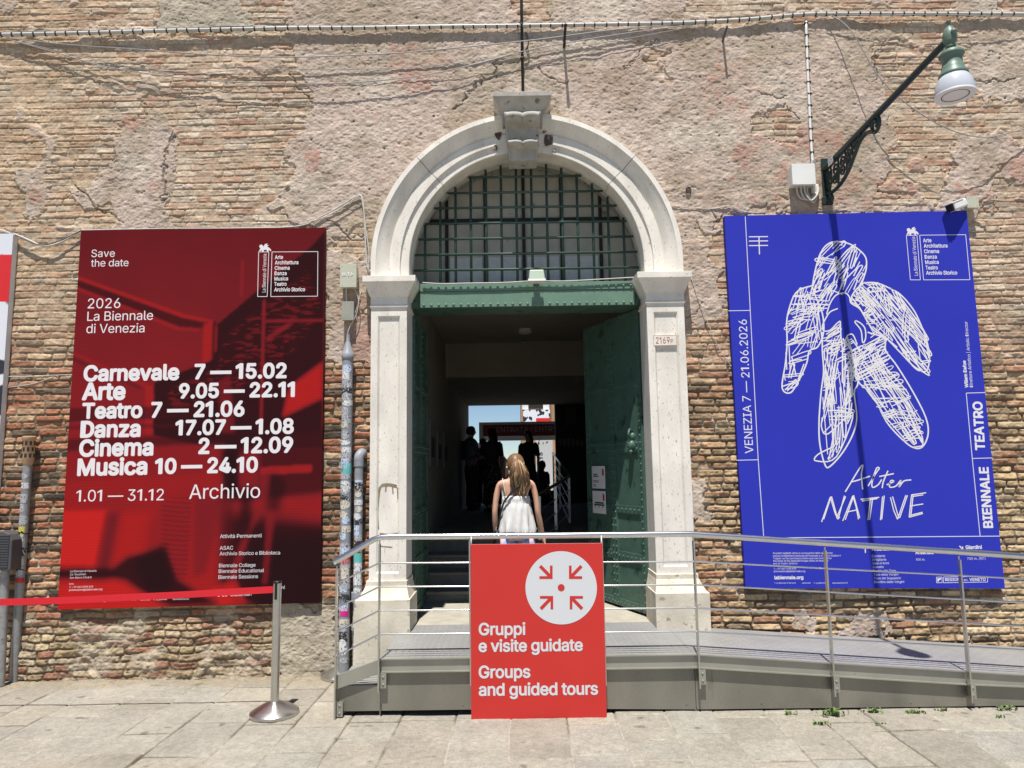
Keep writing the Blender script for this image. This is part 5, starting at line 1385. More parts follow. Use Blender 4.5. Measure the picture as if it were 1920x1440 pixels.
# ================================================================== pipes
def pipe(name, pts, r, m, label, cat, nst, seed, group=None, lo=.05, hi=.95, colors=True):
    o = empty(name, pts[0], label, cat, group)
    mb = MB(); mb.tube(pts, r, 18); mb.build('tube', m, o, smooth='auto')
    rr = random.Random(seed); a, b = Vector(pts[0]), Vector(pts[1])
    for k in range(nst):
        t = lo+(hi-lo)*(k+.5+rr.uniform(-.3, .3))/nst; c = a.lerp(b, t); h = rr.uniform(.022, .050); sp = rr.uniform(.7, 1.35); th0 = -math.pi/2+rr.uniform(-.5, .5)
        ax = (b-a).normalized(); e1 = ax.cross(Vector((0, 1, 0))).normalized(); e2 = ax.cross(e1).normalized()
        vs = []
        rnd_ = rr.random() < .35
        for j in range(9):
            th = th0-sp+2*sp*j/8; hh = h*(math.sqrt(max(.04, 1-((j-4)/4.3)**2)) if rnd_ else 1)
            dd = e1*math.cos(th)+Vector((0, 1, 0))*math.sin(th)
            for s_ in (-hh, hh): vs.append(c+dd*(r+.0012+.0002*(k % 3))+ax*s_)
        mb = MB(); mb.add(vs, [(2*j, 2*j+2, 2*j+3, 2*j+1) for j in range(8)])
        mm = STKC[rr.choice(list(STKC))] if colors and rr.random() < .07 else STK[rr.choice((0, 0, 0, 1, 4, 2, 3, 4))]
        mb.build('sticker', mm, o)
    return o
py_ = YW-.085
b1 = P(650, 1250, py_); t1 = P(652, 668, py_); b1.x = t1.x+.0; b1.z = 0
pA = pipe('downpipe', [b1, t1], .048, M['pipe'], 'grey wall pipe plastered with stickers beside the left pilaster', 'pipe', 40, 4, 'sticker covered pipes by the gateway', .05, .97)
mb = MB(); mb.lathe([(.051, -.03), (.056, -.02), (.056, .02), (.050, .028), (.026, .12), (.018, .14), (.014, .20)], (t1.x, py_, t1.z), 20); mb.build('cap', M['pipe'], pA, smooth='auto')
for zz in (.25, 1.4, 2.1): pass
b2 = P(673, 1240, py_); t2 = P(673, 868, py_); b2.x = t2.x; b2.z = 0
pB = pipe('downpipe', [b2, t2], .038, M['pipe'], 'shorter stickered pipe with an elbow into the wall', 'pipe', 22, 9, 'sticker covered pipes by the gateway', .22, .93)
mb = MB(); mb.tube(spline([t2, t2+Vector((.0, .0, .05)), t2+Vector((.012, .03, .085)), t2+Vector((.015, .11, .09))], 8), .043, 16); mb.lathe([(.044, -.03), (.044, .02)], tuple(t2), 18)
mb.build('elbow', M['pipe'], pB, smooth='auto')
zq = atY(673, 1110, py_)[1]; mb = MB(); mb.lathe([(.055, zq-.08), (.055, zq)], (t2.x, py_, 0), 18); mb.lathe([(.052, zq-.32), (.052, zq-.29)], (t2.x, py_, 0), 18); mb.build('collar', M['pipe'], pB, smooth='auto')
# leaning pole with a terracotta cap, far left
bx_, byy = atZ(26, 1277, 0); pt = P(52, 868, YW-.09)
lp = pipe('leaning_pole', [Vector((bx_, byy, 0)), pt], .037, M['polegrey'], 'grey steel pole with terracotta vent cap against the brick wall', 'pole', 11, 15, None, .42, .97)
mb = MB(); zt = pt.z
mb.lathe([(.036, zt-.02), (.044, zt), (.047, zt+.03), (.051, zt+.04), (.051, zt+.20), (.057, zt+.21), (.057, zt+.235), (.045, zt+.24)], (pt.x, pt.y, 0), 22); vc = mb.build('vent_cap', M['terra'], lp, smooth='auto')
mb = MB()
for i in range(3):
    for k in range(9):
        th = 2*math.pi*(k+.5*(i % 2))/9; cxx = pt.x+.0512*math.cos(th); cyy = pt.y+.0512*math.sin(th); zz = zt+.065+i*.055
        tx, ty = -math.sin(th)*.009, math.cos(th)*.009; ox, oy = math.cos(th)*.0012, math.sin(th)*.0012
        mb.add([(cxx-tx+ox, cyy-ty+oy, zz-.018), (cxx+tx+ox, cyy+ty+oy, zz-.018), (cxx+tx+ox, cyy+ty+oy, zz+.018), (cxx-tx+ox, cyy-ty+oy, zz+.018)], [(0, 1, 2, 3)])
mb.build('vent_slots', M['black'], vc)
for q in (1000, 1028, 1068):
    f_ = (q-868)/(1277-868); c = pt.lerp(Vector((bx_, byy, 0)), f_); mb = MB(); mb.tube([c-Vector((.012, 0, .012)), c+Vector((.012, 0, .012))], .0392, 16); mb.build('strap', M['blackpl'], lp)
# grey louvred unit on its own post, cut by the left edge
gx, gz = atY(8, 1035, YW-.14)
un = empty('intercom_post', (gx, YW-.14, 0), 'grey louvred box on a post cut by the left edge', 'post box')
x0, z1_ = atY(-24, 1000, YW-.2); x1, z0_ = atY(22, 1069, YW-.2)
mb = MB(); pr_o = [(x0, z0_), (x1, z0_), (x1, z1_-.06), (x1-.03, z1_-.01), (x1-.08, z1_+.015), (x0+.08, z1_+.015), (x0, z1_-.05)]
vs = [(a, YW-.22, b) for a, b in pr_o]+[(a, YW-.06, b) for a, b in pr_o]; n = len(pr_o)
mb.add(vs, [tuple(range(n)), tuple(reversed(range(n, 2*n)))]+[(i, (i+1) % n, n+(i+1) % n, n+i) for i in range(n)]); mb.build('box', M['darkbox'], un, bevel=.008)
mb = MB()
for k in range(13): zz = z0_+.03+k*.022; mb.box(x0+.03, x1-.022, YW-.227, YW-.219, zz, zz+.010)
mb.build('louvre', M['darkbox'], un)
ba = P(2, 1270, YW-.14); ta = P(10, 1069, YW-.14)
mb = MB(); mb.tube([Vector((ba.x, YW-.14, 0)), Vector((ta.x, YW-.14, ta.z))], .034, 16); mb.build('post', M['polegrey'], un, smooth='auto')

# ================================================================== cables
def cable(name, pts, r, m, label, off, sag=None, cat='cable', group='cables strung across the wall', k=8, n=8):
    q = []
    for i, p in enumerate(pts):
        d = off if sag is None else off+sag*math.sin(math.pi*i/(len(pts)-1))
        v = P(p[0], p[1], YW-d); q.append(v)
    sp = spline(q, k)
    mb = MB(); mb.tube(sp, r, n); o = mb.build(name, m, None, smooth=True); tag(o, label, cat, group); return o, sp
main = [(-40, 66), (0, 65), (150, 62), (300, 58), (430, 55), (545, 52.5), (680, 52), (800, 50), (980, 48), (1150, 45.5), (1280, 43), (1400, 36.5), (1460, 31), (1515, 27), (1560, 26), (1700, 26), (1920, 26.5), (1975, 27)]
mo_, sp = cable('conduit_bundle', main, .0185, M['conduit'], 'thick pale cable conduit with black ties running along the top of the wall', .045, None, 'conduit', None)
L_ = 0; nxt = 0; tie = None; cnt = 0
for a, b in zip(sp[:-1], sp[1:]):
    seg = (b-a).length
    while nxt <= L_+seg and cnt < 99:
        c = a.lerp(b, (nxt-L_)/seg)
        if tie is None:
            tm = MB(); tm.lathe([(.0195, -.006), (.0215, -.006), (.0215, .006), (.0195, .006)], (0, 0, 0), 12, 'X'); tm.box(-.004, .004, -.010, .0, -.028, -.018); tie = tm.build('cable_tie', M['blackpl']); t_ = tie
        else:
            t_ = tie.copy(); col.objects.link(t_)
        t_.parent = mo_; t_.location = c; nxt += .107+.012*math.sin(cnt*1.7); cnt += 1
    L_ += seg
cable('cable', [(20, 72), (130, 84), (250, 92), (400, 103), (540, 107), (680, 103), (800, 95), (1000, 75), (1150, 56), (1290, 44)], .0055, M['wire'], 'thin wire sagging just below the conduit across the upper wall', .05, .02)
cable('cable', [(20, 75), (110, 100), (200, 125), (330, 145), (450, 154), (600, 157), (700, 152), (800, 140), (900, 118), (1000, 92), (1150, 66), (1300, 46)], .0048, M['wire'], 'lowest sagging wire crossing above the red poster and the keystone', .05, .02)
cable('cable', [(0, 70), (180, 112), (330, 138), (470, 130), (640, 130), (800, 124), (960, 104), (1130, 80), (1300, 50)], .0030, M['wire'], 'very fine wire between the two sagging wires', .05, .01)
cable('cable', [(1556, 28), (1580, 42), (1603, 68), (1640, 132), (1680, 178), (1740, 222), (1800, 250), (1850, 257), (1890, 250), (1960, 230)], .0048, M['wire'], 'loose grey wire drooping behind the lamp arm to the right', .05, .16)
cable('cable', [(1550, 26), (1650, 29), (1750, 27), (1850, 30), (1980, 31)], .004, M['wire'], 'slack grey wire lying over the right end of the conduit', .07, .03)
cable('cable', [(1511, 36), (1513.5, 110), (1517, 190), (1521, 270), (1524, 308)], .013, M['whitepl'], 'pale vertical cable pair dropping to the white junction box', .03, None, 'cable', 'cables strung across the wall', 4)
for i in range(12):
    p = P(1511.5+1.0*i, 44+22*i, YW-.03); mb = MB(); mb.tube([p-Vector((.017, 0, .001)), p+Vector((.017, 0, .001))], .0145, 8)
    t_ = mb.build('clip', M['blackpl']); attach(t_, mo_); 
cable('cable', [(0, 431), (30, 440), (58, 452), (78, 461), (100, 459), (122, 450), (150, 433)], .009, M['cable'], 'grey cable loop hanging between the two left posters', .03, .02)
cable('cable', [(8, 428), (40, 446), (76, 459), (110, 452), (152, 432)], .005, M['cabledark'], 'dark thin cable tied to the loop between the left posters', .035, .02)
cable('cable', [(152, 432), (300, 429), (450, 428), (560, 424), (606, 404), (640, 385), (664, 370), (676, 366), (681, 380), (684, 430), (687, 480), (692, 506), (716, 513)], .0075, M['cable'], 'pale cable bent over a hook above the red poster and down to the capital', .03, None)
cable('cable', [(562, 421), (606, 408), (646, 386), (670, 369), (678, 372), (686, 430), (692, 480), (690, 510)], .005, M['cable'], 'second pale cable following the bent one down to the left capital', .045, None)
cable('cable', [(1258, 385), (1300, 390), (1340, 391), (1368, 386), (1392, 396), (1424, 400)], .005, M['cable'], 'pale cable from the right side of the arch to the blue poster', .02, None)
cable('cable', [(1296, 520), (1312, 566), (1330, 612), (1350, 656), (1374, 690)], .0032, M['cable'], 'thin slanting cord from the right capital to the blue poster edge', .02, .01)
cable('cable', [(1836, 380), (1860, 376), (1885, 378), (1960, 376)], .004, M['cabledark'], 'dark cable leaving the small beige junction box to the right', .02, None)
cable('cable', [(1738, 384), (1746, 391), (1762, 394), (1786, 391), (1800, 388)], .004, M['cable'], 'short pale cable running along the top of the blue poster', .03, None)
cable('cable', [(14, 706), (50, 706), (90, 704), (142, 702)], .0035, M['cable'], 'upper thin cord crossing the bricks left of the red poster', .018, None)
cable('cable', [(10, 727), (60, 720), (100, 707)], .0030, M['cable'], 'lower thin cord crossing the bricks left of the red poster', .018, None)
cable('cable', [(650, 538), (649, 552), (650, 566)], .007, M['cable'], 'short pale cable joining the two meter boxes', .04, None)
cable('cable', [(662, 536), (672, 560), (668, 590), (655, 615), (650, 640), (653, 668)], .004, M['cable'], 'loose pale wires hanging under the meter boxes into the pipe', .05, .02)
cable('cable', [(676, 548), (668, 580), (660, 606), (651, 620), (656, 630), (650, 652)], .0032, M['cable'], 'curled thin wire beside the smaller grey meter box', .03, .02)
cable('cable', [(792, 530), (830, 532), (880, 531), (940, 530), (1000, 527), (1060, 527), (1120, 524), (1188, 520)], .0055, M['cable'], 'pale cable lying along the top of the green beam', -.07, None)

cable('cable', [(-40, 62), (150, 58), (300, 55), (430, 50), (545, 49.5), (680, 48), (800, 47), (980, 44.5), (1150, 43), (1280, 39.5), (1400, 34), (1515, 24), (1700, 23), (1975, 23.5)], .0065, M['cabledark'], 'dark cable lying along the top of the pale conduit', .05, None)
# iron rod above the keystone and pins
rx, _ = atY(979, 100, YW-.05); z0 = atY(981, 170, YW-.05)[1]
rod = empty('iron_rod', (rx, YW-.05, z0), 'black iron rod coming down to the keystone', 'rod')
mb = MB(); mb.tube([(rx, YW-.05, z0), (rx, YW-.05, 7.5)], .0135, 10); mb.ball((rx, YW-.05, z0+.33), .021, 8, 6); mb.ball((rx, YW-.05, z0+.68), .020, 8, 6); mb.build('shaft', M['black'], rod, smooth=True)
h = P(983, 96, YW-.05); mb = MB(); mb.tube(spline([h, P(989, 88, YW-.06), P(991, 76, YW-.06), P(988.5, 64, YW-.06), P(986.5, 60, YW-.06), P(986.5, 68, YW-.06), P(989, 74, YW-.06)], 6), .0065, 8); mb.build('hook', M['black'], rod, smooth=True)
def pin(px, py, l, r, m, label):
    x, z = atY(px, py, YW); mb = MB(); mb.tube([(x, YW+.02, z), (x, YW-l, z-.002)], r, 10); mb.ball((x, YW-l, z), r*1.3, 8, 6); tag(mb.build('iron_pin', m, None, smooth=True), label, 'pin', 'iron pins in the wall')
x, z = atY(1060.5, 46, YW-.25)
mb = MB(); mb.tube([(x, YW+.02, z-.10), (x, YW-.10, z-.05), (x, YW-.24, z)], .013, 10); mb.ball((x, YW-.24, z), .018, 8, 6); tag(mb.build('iron_pin', M['black'], None, smooth=True), 'black iron pin sticking out of the wall right of the rod', 'pin', 'iron pins in the wall')
x, z = atY(1366, 44, YW-.2)
mb = MB(); mb.tube([(x, YW+.02, z-.06), (x, YW-.16, z)], .011, 10); tag(mb.build('iron_pin', M['cabledark'], None, smooth=True), 'iron pin below the conduit between the arch and the lamp', 'pin', 'iron pins in the wall')
x, z = atY(1290, 358, YW); mb = MB()
mb.tube([(x+.022*math.cos(a/10*math.pi*2), YW-.02, z+.03*math.sin(a/10*math.pi*2)) for a in range(11)], .006, 8); mb.tube([(x, YW+.01, z+.03), (x, YW-.02, z+.03)], .006, 8); tag(mb.build('iron_ring', M['black'], None, smooth=True), 'small iron ring in the plaster right of the arch', 'ring')

# ================================================================== passage fittings and the courtyard beyond
FL = FLZ
mb = MB(); mb.box(-14, 14, YE+.41, 120, .5, FL-.002); tag(mb.build('courtyard', M['earth']), 'sunlit courtyard paving beyond the passage', None, None, 'structure')
mb = MB(); mb.add([(PXL, 9.402, FL), (PXR, 9.402, FL), (PXR, YE+.4, FL), (PXL, YE+.4, FL)], [(0, 1, 2, 3)])
for i, (xa, ya, xb, yb2) in enumerate(((806, 786, 815, 872), (820, 808, 827, 874), (832, 812, 838, 877))):
    p = [atX(xa, ya, PXL+.004), atX(xb, ya+4, PXL+.004), atX(xb, yb2, PXL+.004), atX(xa, yb2, PXL+.004)]
    y0, y1 = p[0][0], p[1][0]; z1, z0 = p[0][1], p[3][1]
    lab = ('nearest framed notice on the dark left passage wall', 'middle framed notice on the dark left passage wall', 'farthest framed notice on the dark left passage wall')[i]
    o = empty('wall_notice', (PXL, y0, z0), lab, 'notice', 'framed notices in the passage')
    mb = MB(); mb.box(PXL, PXL+.012, y0, y1, z0, z1); mb.build('frame', M['dimprint'], o)
    mb = MB(); mb.box(PXL+.0125, PXL+.014, y0+(y1-y0)*.15, y1-(y1-y0)*.15, z0+.1, z0+(z1-z0)*.62); mb.build('print', M['ink'], o)
# ceiling lamp with conduit
lx, ly = atZ(984, 617, CZ1); o = empty('ceiling_lamp', (lx, ly, CZ1), 'small round ceiling fitting with a conduit in the dark passage', 'ceiling lamp')
mb = MB(); mb.lathe([(.10, CZ1-.001), (.10, CZ1-.05), (.06, CZ1-.07), (.01, CZ1-.075)], (lx, ly, 0), 24); mb.build('fitting', M['greyprint'], o, smooth='auto')
ly2 = atZ(978, 641, CZ1)[1]-.1
mb = MB(); mb.tube([(lx-.04, ly, CZ1-.02), (lx-.04, ly2, CZ1-.02), (PXR-.02, ly2, CZ1-.02)], .014, 8); mb.build('conduit', M['greypl'], o)
# monitor and ovals on the end wall
x0, z1 = atY(1058, 760, YE-.06); x1, z0 = atY(1082, 799, YE-.06)
o = empty('monitor', ((x0+x1)/2, YE-.05, z0), 'dark screen hung on the end wall of the passage', 'screen')
mb = MB(); mb.box(x0, x1, YE-.09, YE-.021, z0, z1); mb.build('housing', M['blackpl'], o, bevel=.01)
for i in range(6):
    cx_, cz_ = atY(1050+8.2*i, 829+.3*i, YE-.03); mb = MB()
    mb.add([(cx_+.042*math.cos(2*math.pi*k/20), y, cz_+.10*math.sin(2*math.pi*k/20)) for y in (YE-.034, YE-.021) for k in range(20)], [tuple(range(20)), tuple(range(20, 40))]+[(k, (k+1) % 20, 20+(k+1) % 20, 20+k) for k in range(20)])
    tag(mb.build('oval_plate', M['dimprint']), 'pale oval plate in a row on the dark end wall of the passage', 'plate', 'row of oval plates')
# entry gantry
GY = 18.2
gx0, gz1 = atY(898, 792, GY); gx1, gz0 = atY(1062, 816, GY)
gt = empty('entry_gantry', ((gx0+gx1)/2, GY, FL), 'dark red entry banner on a grey frame at the far end of the passage', 'gantry')
for xx_ in (gx0, gx1): mb = MB(); mb.box(xx_, xx_+.10, GY, GY+.12, FL, gz1); mb.build('post', M['greypl'], gt)
mb = MB(); mb.box(gx0+.101, gx1-.001, GY, GY+.12, gz1-.07, gz1); mb.build('beam', M['polegrey'], gt)
mb = MB(); mb.box(gx0+.102, gx1-.002, GY+.02, GY+.06, gz0, gz1-.072); mb.build('banner', M['bannerred'], gt)
zs_ = atY(960, 826, GY)[1]; mb = MB(); mb.box(gx0+.102, gx1-.002, GY+.03, GY+.05, zs_, gz0-.002); mb.build('white_strip', M['paper'], gt)
T_ = Print(GY+.0185); T_.text("ENTRATA / ENTRY", (931.5, 810.5), (1045, 808.5), .01); T_.build('lettering', M['dimprint'], gt)
# tall white exhibition banner
VY = 21.0
x0, z1 = atY(1004, 824, VY); x1, _ = atY(1036, 824, VY)
bn = empty('tall_banner', ((x0+x1)/2, VY, FL), 'tall white banner with black upright lettering in the courtyard', 'banner')
mb = MB(); mb.box(x0, x1, VY, VY+.03, FL, z1); mb.build('cloth', M['signwhite'], bn)
T_ = Print(VY-.002); T_.text("EYS", (1018.5, 868), (1016.8, 848), .03); T_.text("28.06", (1029.5, 864), (1028.5, 845), .01) if False else None
lf = random.Random(4)
for k in range(7):
    a = lf.uniform(0, 6); cx_, cy_ = 1007+lf.uniform(0, 20), 826+lf.uniform(0, 7); T_.poly([(cx_, cy_), (cx_+3*math.cos(a)-1*math.sin(a), cy_+3*math.sin(a)+1*math.cos(a)), (cx_+6*math.cos(a), cy_+6*math.sin(a)), (cx_+3*math.cos(a)+1*math.sin(a), cy_+3*math.sin(a)-1*math.cos(a))])
T_.build('print', M['ink'], bn)
# brick tower with patterned banner, brick pier, two long sheds
TY = 42.0
x0 = atY(977, 780, TY)[0]
tw = empty('brick_tower', (x0+2.2, TY, FL), 'tall brick tower seen beyond the passage', 'tower')
mb = MB(); mb.box(x0, x0+4.6, TY, TY+4, FL, 8.8); mb.build('wall', M['farbrick'], tw)
for q in ((985, 768), (1024, 768)):
    xa, za = atY(q[0], q[1], TY); mb = MB(); mb.box(xa-.18, xa+.18, TY-.10, TY-.002, za, za+2.2); mb.build('pilaster_strip', M['paper'], tw)
xa, za = atY(1004, 766, TY); mb = MB(); mb.box(xa-.7, xa+.7, TY-.03, TY-.002, za, za+2.4); mb.build('window', M['black'], tw)
xa, z1 = atY(980.5, 768.5, TY-.3); xb, z0 = atY(1032, 796, TY-.3)
tb = empty('tower_banner', ((xa+xb)/2, TY, z0), 'white and red banner with black shapes on the brick tower', 'banner')
def tow(u, v):
    n = fbm(u*1.0, v*.7, .16, .22, 3, 81); w = lin((236, 238, 242)); k = lin((40, 42, 50)); rd = lin((222, 40, 44))
    C = np.where(((n > .12) & (v < .95))[..., None], k, w*np.ones(u.shape+(3,)))
    return np.where(((u > .48) & (v > .56))[..., None], rd, C)
mb = MB(); mb.box(xa, xb, TY-.29, TY-.1, z0, z1); mb.build('panel', M['paper'], tb)
quad_grid('print', [(xa, z1), (xb, z1), (xb, z0), (xa, z0)], TY-.295, 80, 50, tow, M['edgepic'], tb)
x0, _ = atY(1035.5, 850, 24.0)
pr2 = MB(); pr2.box(x0, x0+.8, 24.0, 24.8, FL, 5.2); tag(pr2.build('brick_pier', M['farbrick']), 'slim brick pier standing right of the tall white banner', 'pier')
for sx_, lab in ((-1, 'long low dark shed on the left side of the courtyard'), (1, 'long low dark shed on the right side of the courtyard')):
    sh = empty('long_shed', (sx_*3, 45, FL), lab, 'shed', 'long sheds along the courtyard')
    xi = -.62 if sx_ < 0 else .40; xo = xi+sx_*5
    mb = MB(); mb.box(min(xi, xo), max(xi, xo), 30, 95, FL, 2.35); mb.build('wall', M['farbrick'], sh)
    mb = MB(); e = xi-sx_*.12
    mb.hexa([(e, 29.6, 2.36), (xo, 29.6, 2.36), (xo, 95.5, 2.36), (e, 95.5, 2.36)], [(e, 29.6, 2.44), (xi+sx_*2.4, 29.6, 3.5), (xi+sx_*2.4, 95.5, 3.5), (e, 95.5, 2.44)]); mb.build('roof', M['farroof'], sh)
    for k in range(9):
        mb = MB(); yy = 30.5+k*1.9; xx_ = xi-sx_*.05; mb.box(xx_-.05, xx_+.05, yy, yy+.1, FL, 2.35); mb.build('post', M['farroof'], sh)
# handrail inside the passage
hr = empty('passage_railing', (.6, 9.8, FL), 'steel railing beside the steps inside the dark passage', 'railing')
p1 = P(1006, 930, 8.55); p2 = P(1068, 892.5, 11.0); p3 = P(1036, 849, 17.2)
mb = MB(); mb.tube([p1, p2], .022, 10); mb.tube([p2, p3], .022, 10); mb.build('handrail', M['rail'], hr, smooth=True)
for t_ in (.06, .5, .97):
    c = p1.lerp(p2, t_); fl_ = .405 if c.y < 7.7 else min(FL, .5+(c.y-7.76)*.455); mb = MB(); mb.box(c.x-.018, c.x+.018, c.y-.012, c.y+.012, fl_, c.z-.02); mb.build('post', M['steel'], hr)
for t_ in (.5, .95):
    c = p2.lerp(p3, t_); mb = MB(); mb.box(c.x-.018, c.x+.018, c.y-.012, c.y+.012, FL, c.z-.02); mb.build('post', M['steel'], hr)
for dz_ in (.20, .38, .56, .74):
    mb = MB(); mb.tube([p1-Vector((0, 0, dz_)), p2-Vector((0, 0, dz_)), p3-Vector((0, 0, dz_))], .008, 8); mb.build('rail_bar', M['steel'], hr)

# ================================================================== people
def human(name, label, loc, H, yaw, skinm, pose=None, seated=False):
    # one continuous skinned body; local frame faces +y
    pose = pose or {}
    V = []; E_ = []; Rr = []
    def add(p, r, par=None):
        V.append(Vector(p)*H); Rr.append(r*H)
        if par is not None: E_.append((par, len(V)-1))
        return len(V)-1
    pel = add((0, 0, .525), .066); wa = add((0, .002, .605), .056, pel); ch = add((0, .0, .70), .064, wa); uc = add((0, -.006, .775), .060, ch)
    nb_ = add((0, -.008, .832), .031, uc); nk = add((0, .0, .865), .028, nb_); h0 = add((0, .012, .902), .040, nk); h1 = add((0, .008, .940), .047, h0); h2 = add((0, .0, .968), .036, h1)
    add((0, .062, .915), .007, h0)
    for sd in (-1, 1):
        A_ = pose.get('L' if sd < 0 else 'R', [(.140, -.012, .625), (.158, .030, .480)])
        sh = add((sd*.098, -.006, .805), .031, uc)
        el = Vector((sd*A_[0][0], A_[0][1], A_[0][2])); wr = Vector((sd*A_[1][0], A_[1][1], A_[1][2])); s0 = Vector((sd*.108, -.006, .795))
        ua = add(s0.lerp(el, .5), .0255, sh); e = add(el, .0195, ua); fa = add(el.lerp(wr, .4), .0205, e); w = add(wr, .0130, fa)
        dr = (wr-el).normalized(); side = Vector((0, 1, 0)).cross(dr); side = side.normalized() if side.length > .1 else Vector((1, 0, 0)); fr = side.cross(dr).normalized()
        pm = add(wr+dr*.026, .0145, w); kn = add(wr+dr*.047, .0135, pm)
        for k, ln in ((-1.5, .034), (-.5, .042), (.5, .040), (1.5, .032)):
            a = add(wr+dr*.052+fr*(k*.0085), .0052, kn); b = add(wr+dr*(.052+ln*.5)+fr*(k*.0095)-side*sd*.002, .0047, a); add(wr+dr*(.050+ln)+fr*(k*.0095)-side*sd*.008, .0040, b)
        t1_ = add(wr+dr*.030+fr*.019, .0062, pm); add(wr+dr*.052+fr*.028, .0050, t1_)
        if seated: L_ = [(.058, .015, .50), (.075, .14, .505), (.085, .26, .51), (.085, .265, .40), (.085, .27, .285)]
        else: L_ = [(.050, .0, .485), (.056, .004, .385), (.056, .008, .283), (.056, -.008, .195), (.056, -.006, .055)]
        for (dx_, dy_), i in zip(pose.get('legs', {}).get(sd, []), range(5)): L_[i] = (L_[i][0], L_[i][1]+dy_, L_[i][2]+dx_)
        p_ = pel
        for q, r in zip(L_, (.056, .046, .034, .033, .019)): p_ = add((sd*q[0], q[1], q[2]), r, p_)
        f0 = add((sd*q[0]*1.03, q[1]+.030, q[2]-.030), .019, p_); add((sd*q[0]*1.12, q[1]+.085, q[2]-.036), .014, f0)
    me = bpy.data.meshes.new('skeleton'); me.from_pydata([tuple(v) for v in V], E_, []); me.update()
    ob = bpy.data.objects.new('skeleton', me); col.objects.link(ob)
    ob.modifiers.new('skin', 'SKIN'); sb = ob.modifiers.new('sub', 'SUBSURF'); sb.levels = 2; sb.render_levels = 2
    for i, d in enumerate(me.skin_vertices[0].data): d.radius = (Rr[i], Rr[i]); d.use_root = (i == 0)
    # flatten the trunk front to back
    dg = bpy.context.evaluated_depsgraph_get(); dg.update()
    bm_ = bpy.data.meshes.new_from_object(ob.evaluated_get(dg)); bpy.data.objects.remove(ob); bpy.data.meshes.remove(me)
    for v in bm_.vertices:
        z = v.co.z/H
        if .44 < z < .84 and abs(v.co.x) < .135*H:
            q = min(1, max(0, (.135-abs(v.co.x)/H)/.06)); q = q*q*(3-2*q)
            k = q*min(1, (z-.44)/.08)*min(1, (.84-z)/.06); v.co.y *= 1-.26*k; v.co.x *= 1+.16*k*(1-.4*math.exp(-((z-.61)/.045)**2))
        if z > .885: v.co.x *= .93; v.co.y *= 1.06
    Rz = Matrix.Rotation(yaw, 4, 'Z'); Wm = Matrix.Translation(loc) @ Rz
    root = empty('person', loc, label, 'person')
    for v in bm_.vertices: v.co = Wm @ v.co
    bm_.polygons.foreach_set('use_smooth', [True]*len(bm_.polygons)); bm_.materials.append(skinm); bm_.name = name
    o = bpy.data.objects.new('body', bm_); col.objects.link(o); attach(o, root)
    def part(mb, nm, m, smooth=True, solid=0.0):
        mb.v = [tuple(Wm @ Vector(v)) for v in mb.v]; return mb.build(nm, m, root, smooth=smooth, solid=solid)
    return root, part
def loftH(H, rings, n=40):
    mb = MB(); mb.loft([(r[0]*H, r[1]*H, r[2]*H, r[3]*H, r[4]*H)+((r[5],) if len(r) > 5 else ()) for r in rings], n, cap=False); return mb

# the woman in the white top climbing to the gate
H = 1.545; wx, wy_, wz = .022, 7.0, .402
W_, part = human('woman', 'woman seen from behind in a white strappy top with a long light brown ponytail', Vector((wx, wy_, wz)), H, 0.05, M['skin'],
    {'L': [(.134, -.018, .628), (.130, .020, .490)], 'R': [(.132, -.016, .628), (.168, .030, .475)], 'legs': {-1: [(0, 0), (.0, .03), (.02, .05), (.02, .02), (.0, .05)], 1: [(0, 0), (0, -.005), (0, -.01), (0, -.02), (0, -.03)]}})
part(loftH(H, [(0, -.002, .728, .074, .054, (.012, 20, 0)), (0, -.002, .722, .086, .064, (.012, 20, .4)), (0, -.002, .700, .087, .066, (.020, 22, .2)), (0, .0, .682, .086, .066, (.022, 22, .5)), (0, .0, .676, .090, .070, (.018, 18, .3)), (0, .0, .64, .094, .076, (.045, 14, .8)), (0, .0, .59, .104, .086, (.065, 13, 1.0)),
     (0, .0, .54, .114, .094, (.085, 12, 1.2)), (0, .0, .505, .120, .100, (.095, 12, 1.3)), (0, .0, .500, .119, .099, (.095, 12, 1.3))], 96), 'strappy_top', M['topw'], True, .003)
part(loftH(H, [(0, .0, .575, .086, .066), (0, 0, .54, .096, .074), (0, .0, .49, .106, .082, (.01, 8, 0)), (0, .0, .455, .110, .086, (.02, 8, 0))], 48), 'shorts', M['shorts'], True, .003)
for sd in (-1, 1):
    part(loftH(H, [(sd*.052, .0, .470, .060, .075, (.01, 6, 0)), (sd*.056, .0, .42, .064, .072, (.02, 6, .5)), (sd*.057, .0, .375, .067, .070, (.03, 6, 1))], 32), 'shorts_leg', M['shorts'], True, .003)
def strap(pts, w, m, nm):
    mb = MB(); sp_ = spline([Vector(p)*H for p in pts], 8); mb.tube(sp_, w, 8); part(mb, nm, m)
strap([(-.066, -.056, .722), (-.073, -.062, .765), (-.081, -.048, .812), (-.083, -.012, .836), (-.078, .03, .82)], .0035, M['topw'], 'shoulder_strap'); strap([(.062, -.056, .722), (.073, -.062, .765), (.081, -.048, .812), (.083, -.012, .836), (.078, .03, .82)], .0035, M['topw'], 'shoulder_strap')
strap([(.05, -.012, .846), (.025, -.060, .80), (-.015, -.072, .765), (-.055, -.070, .722), (-.082, -.055, .68), (-.104, -.034, .60), (-.122, -.02, .52)], .0095, M['blackpl'], 'bag_strap')
mb = MB(); mb.loft([(-.118*H, .0, .40*H, .02*H, .05*H), (-.120*H, .0, .41*H, .028*H, .062*H), (-.122*H, .0, .50*H, .024*H, .058*H), (-.122*H, 0, .515*H, .015*H, .045*H)], 24); part(mb, 'bag', M['blackpl'])
mb = MB()
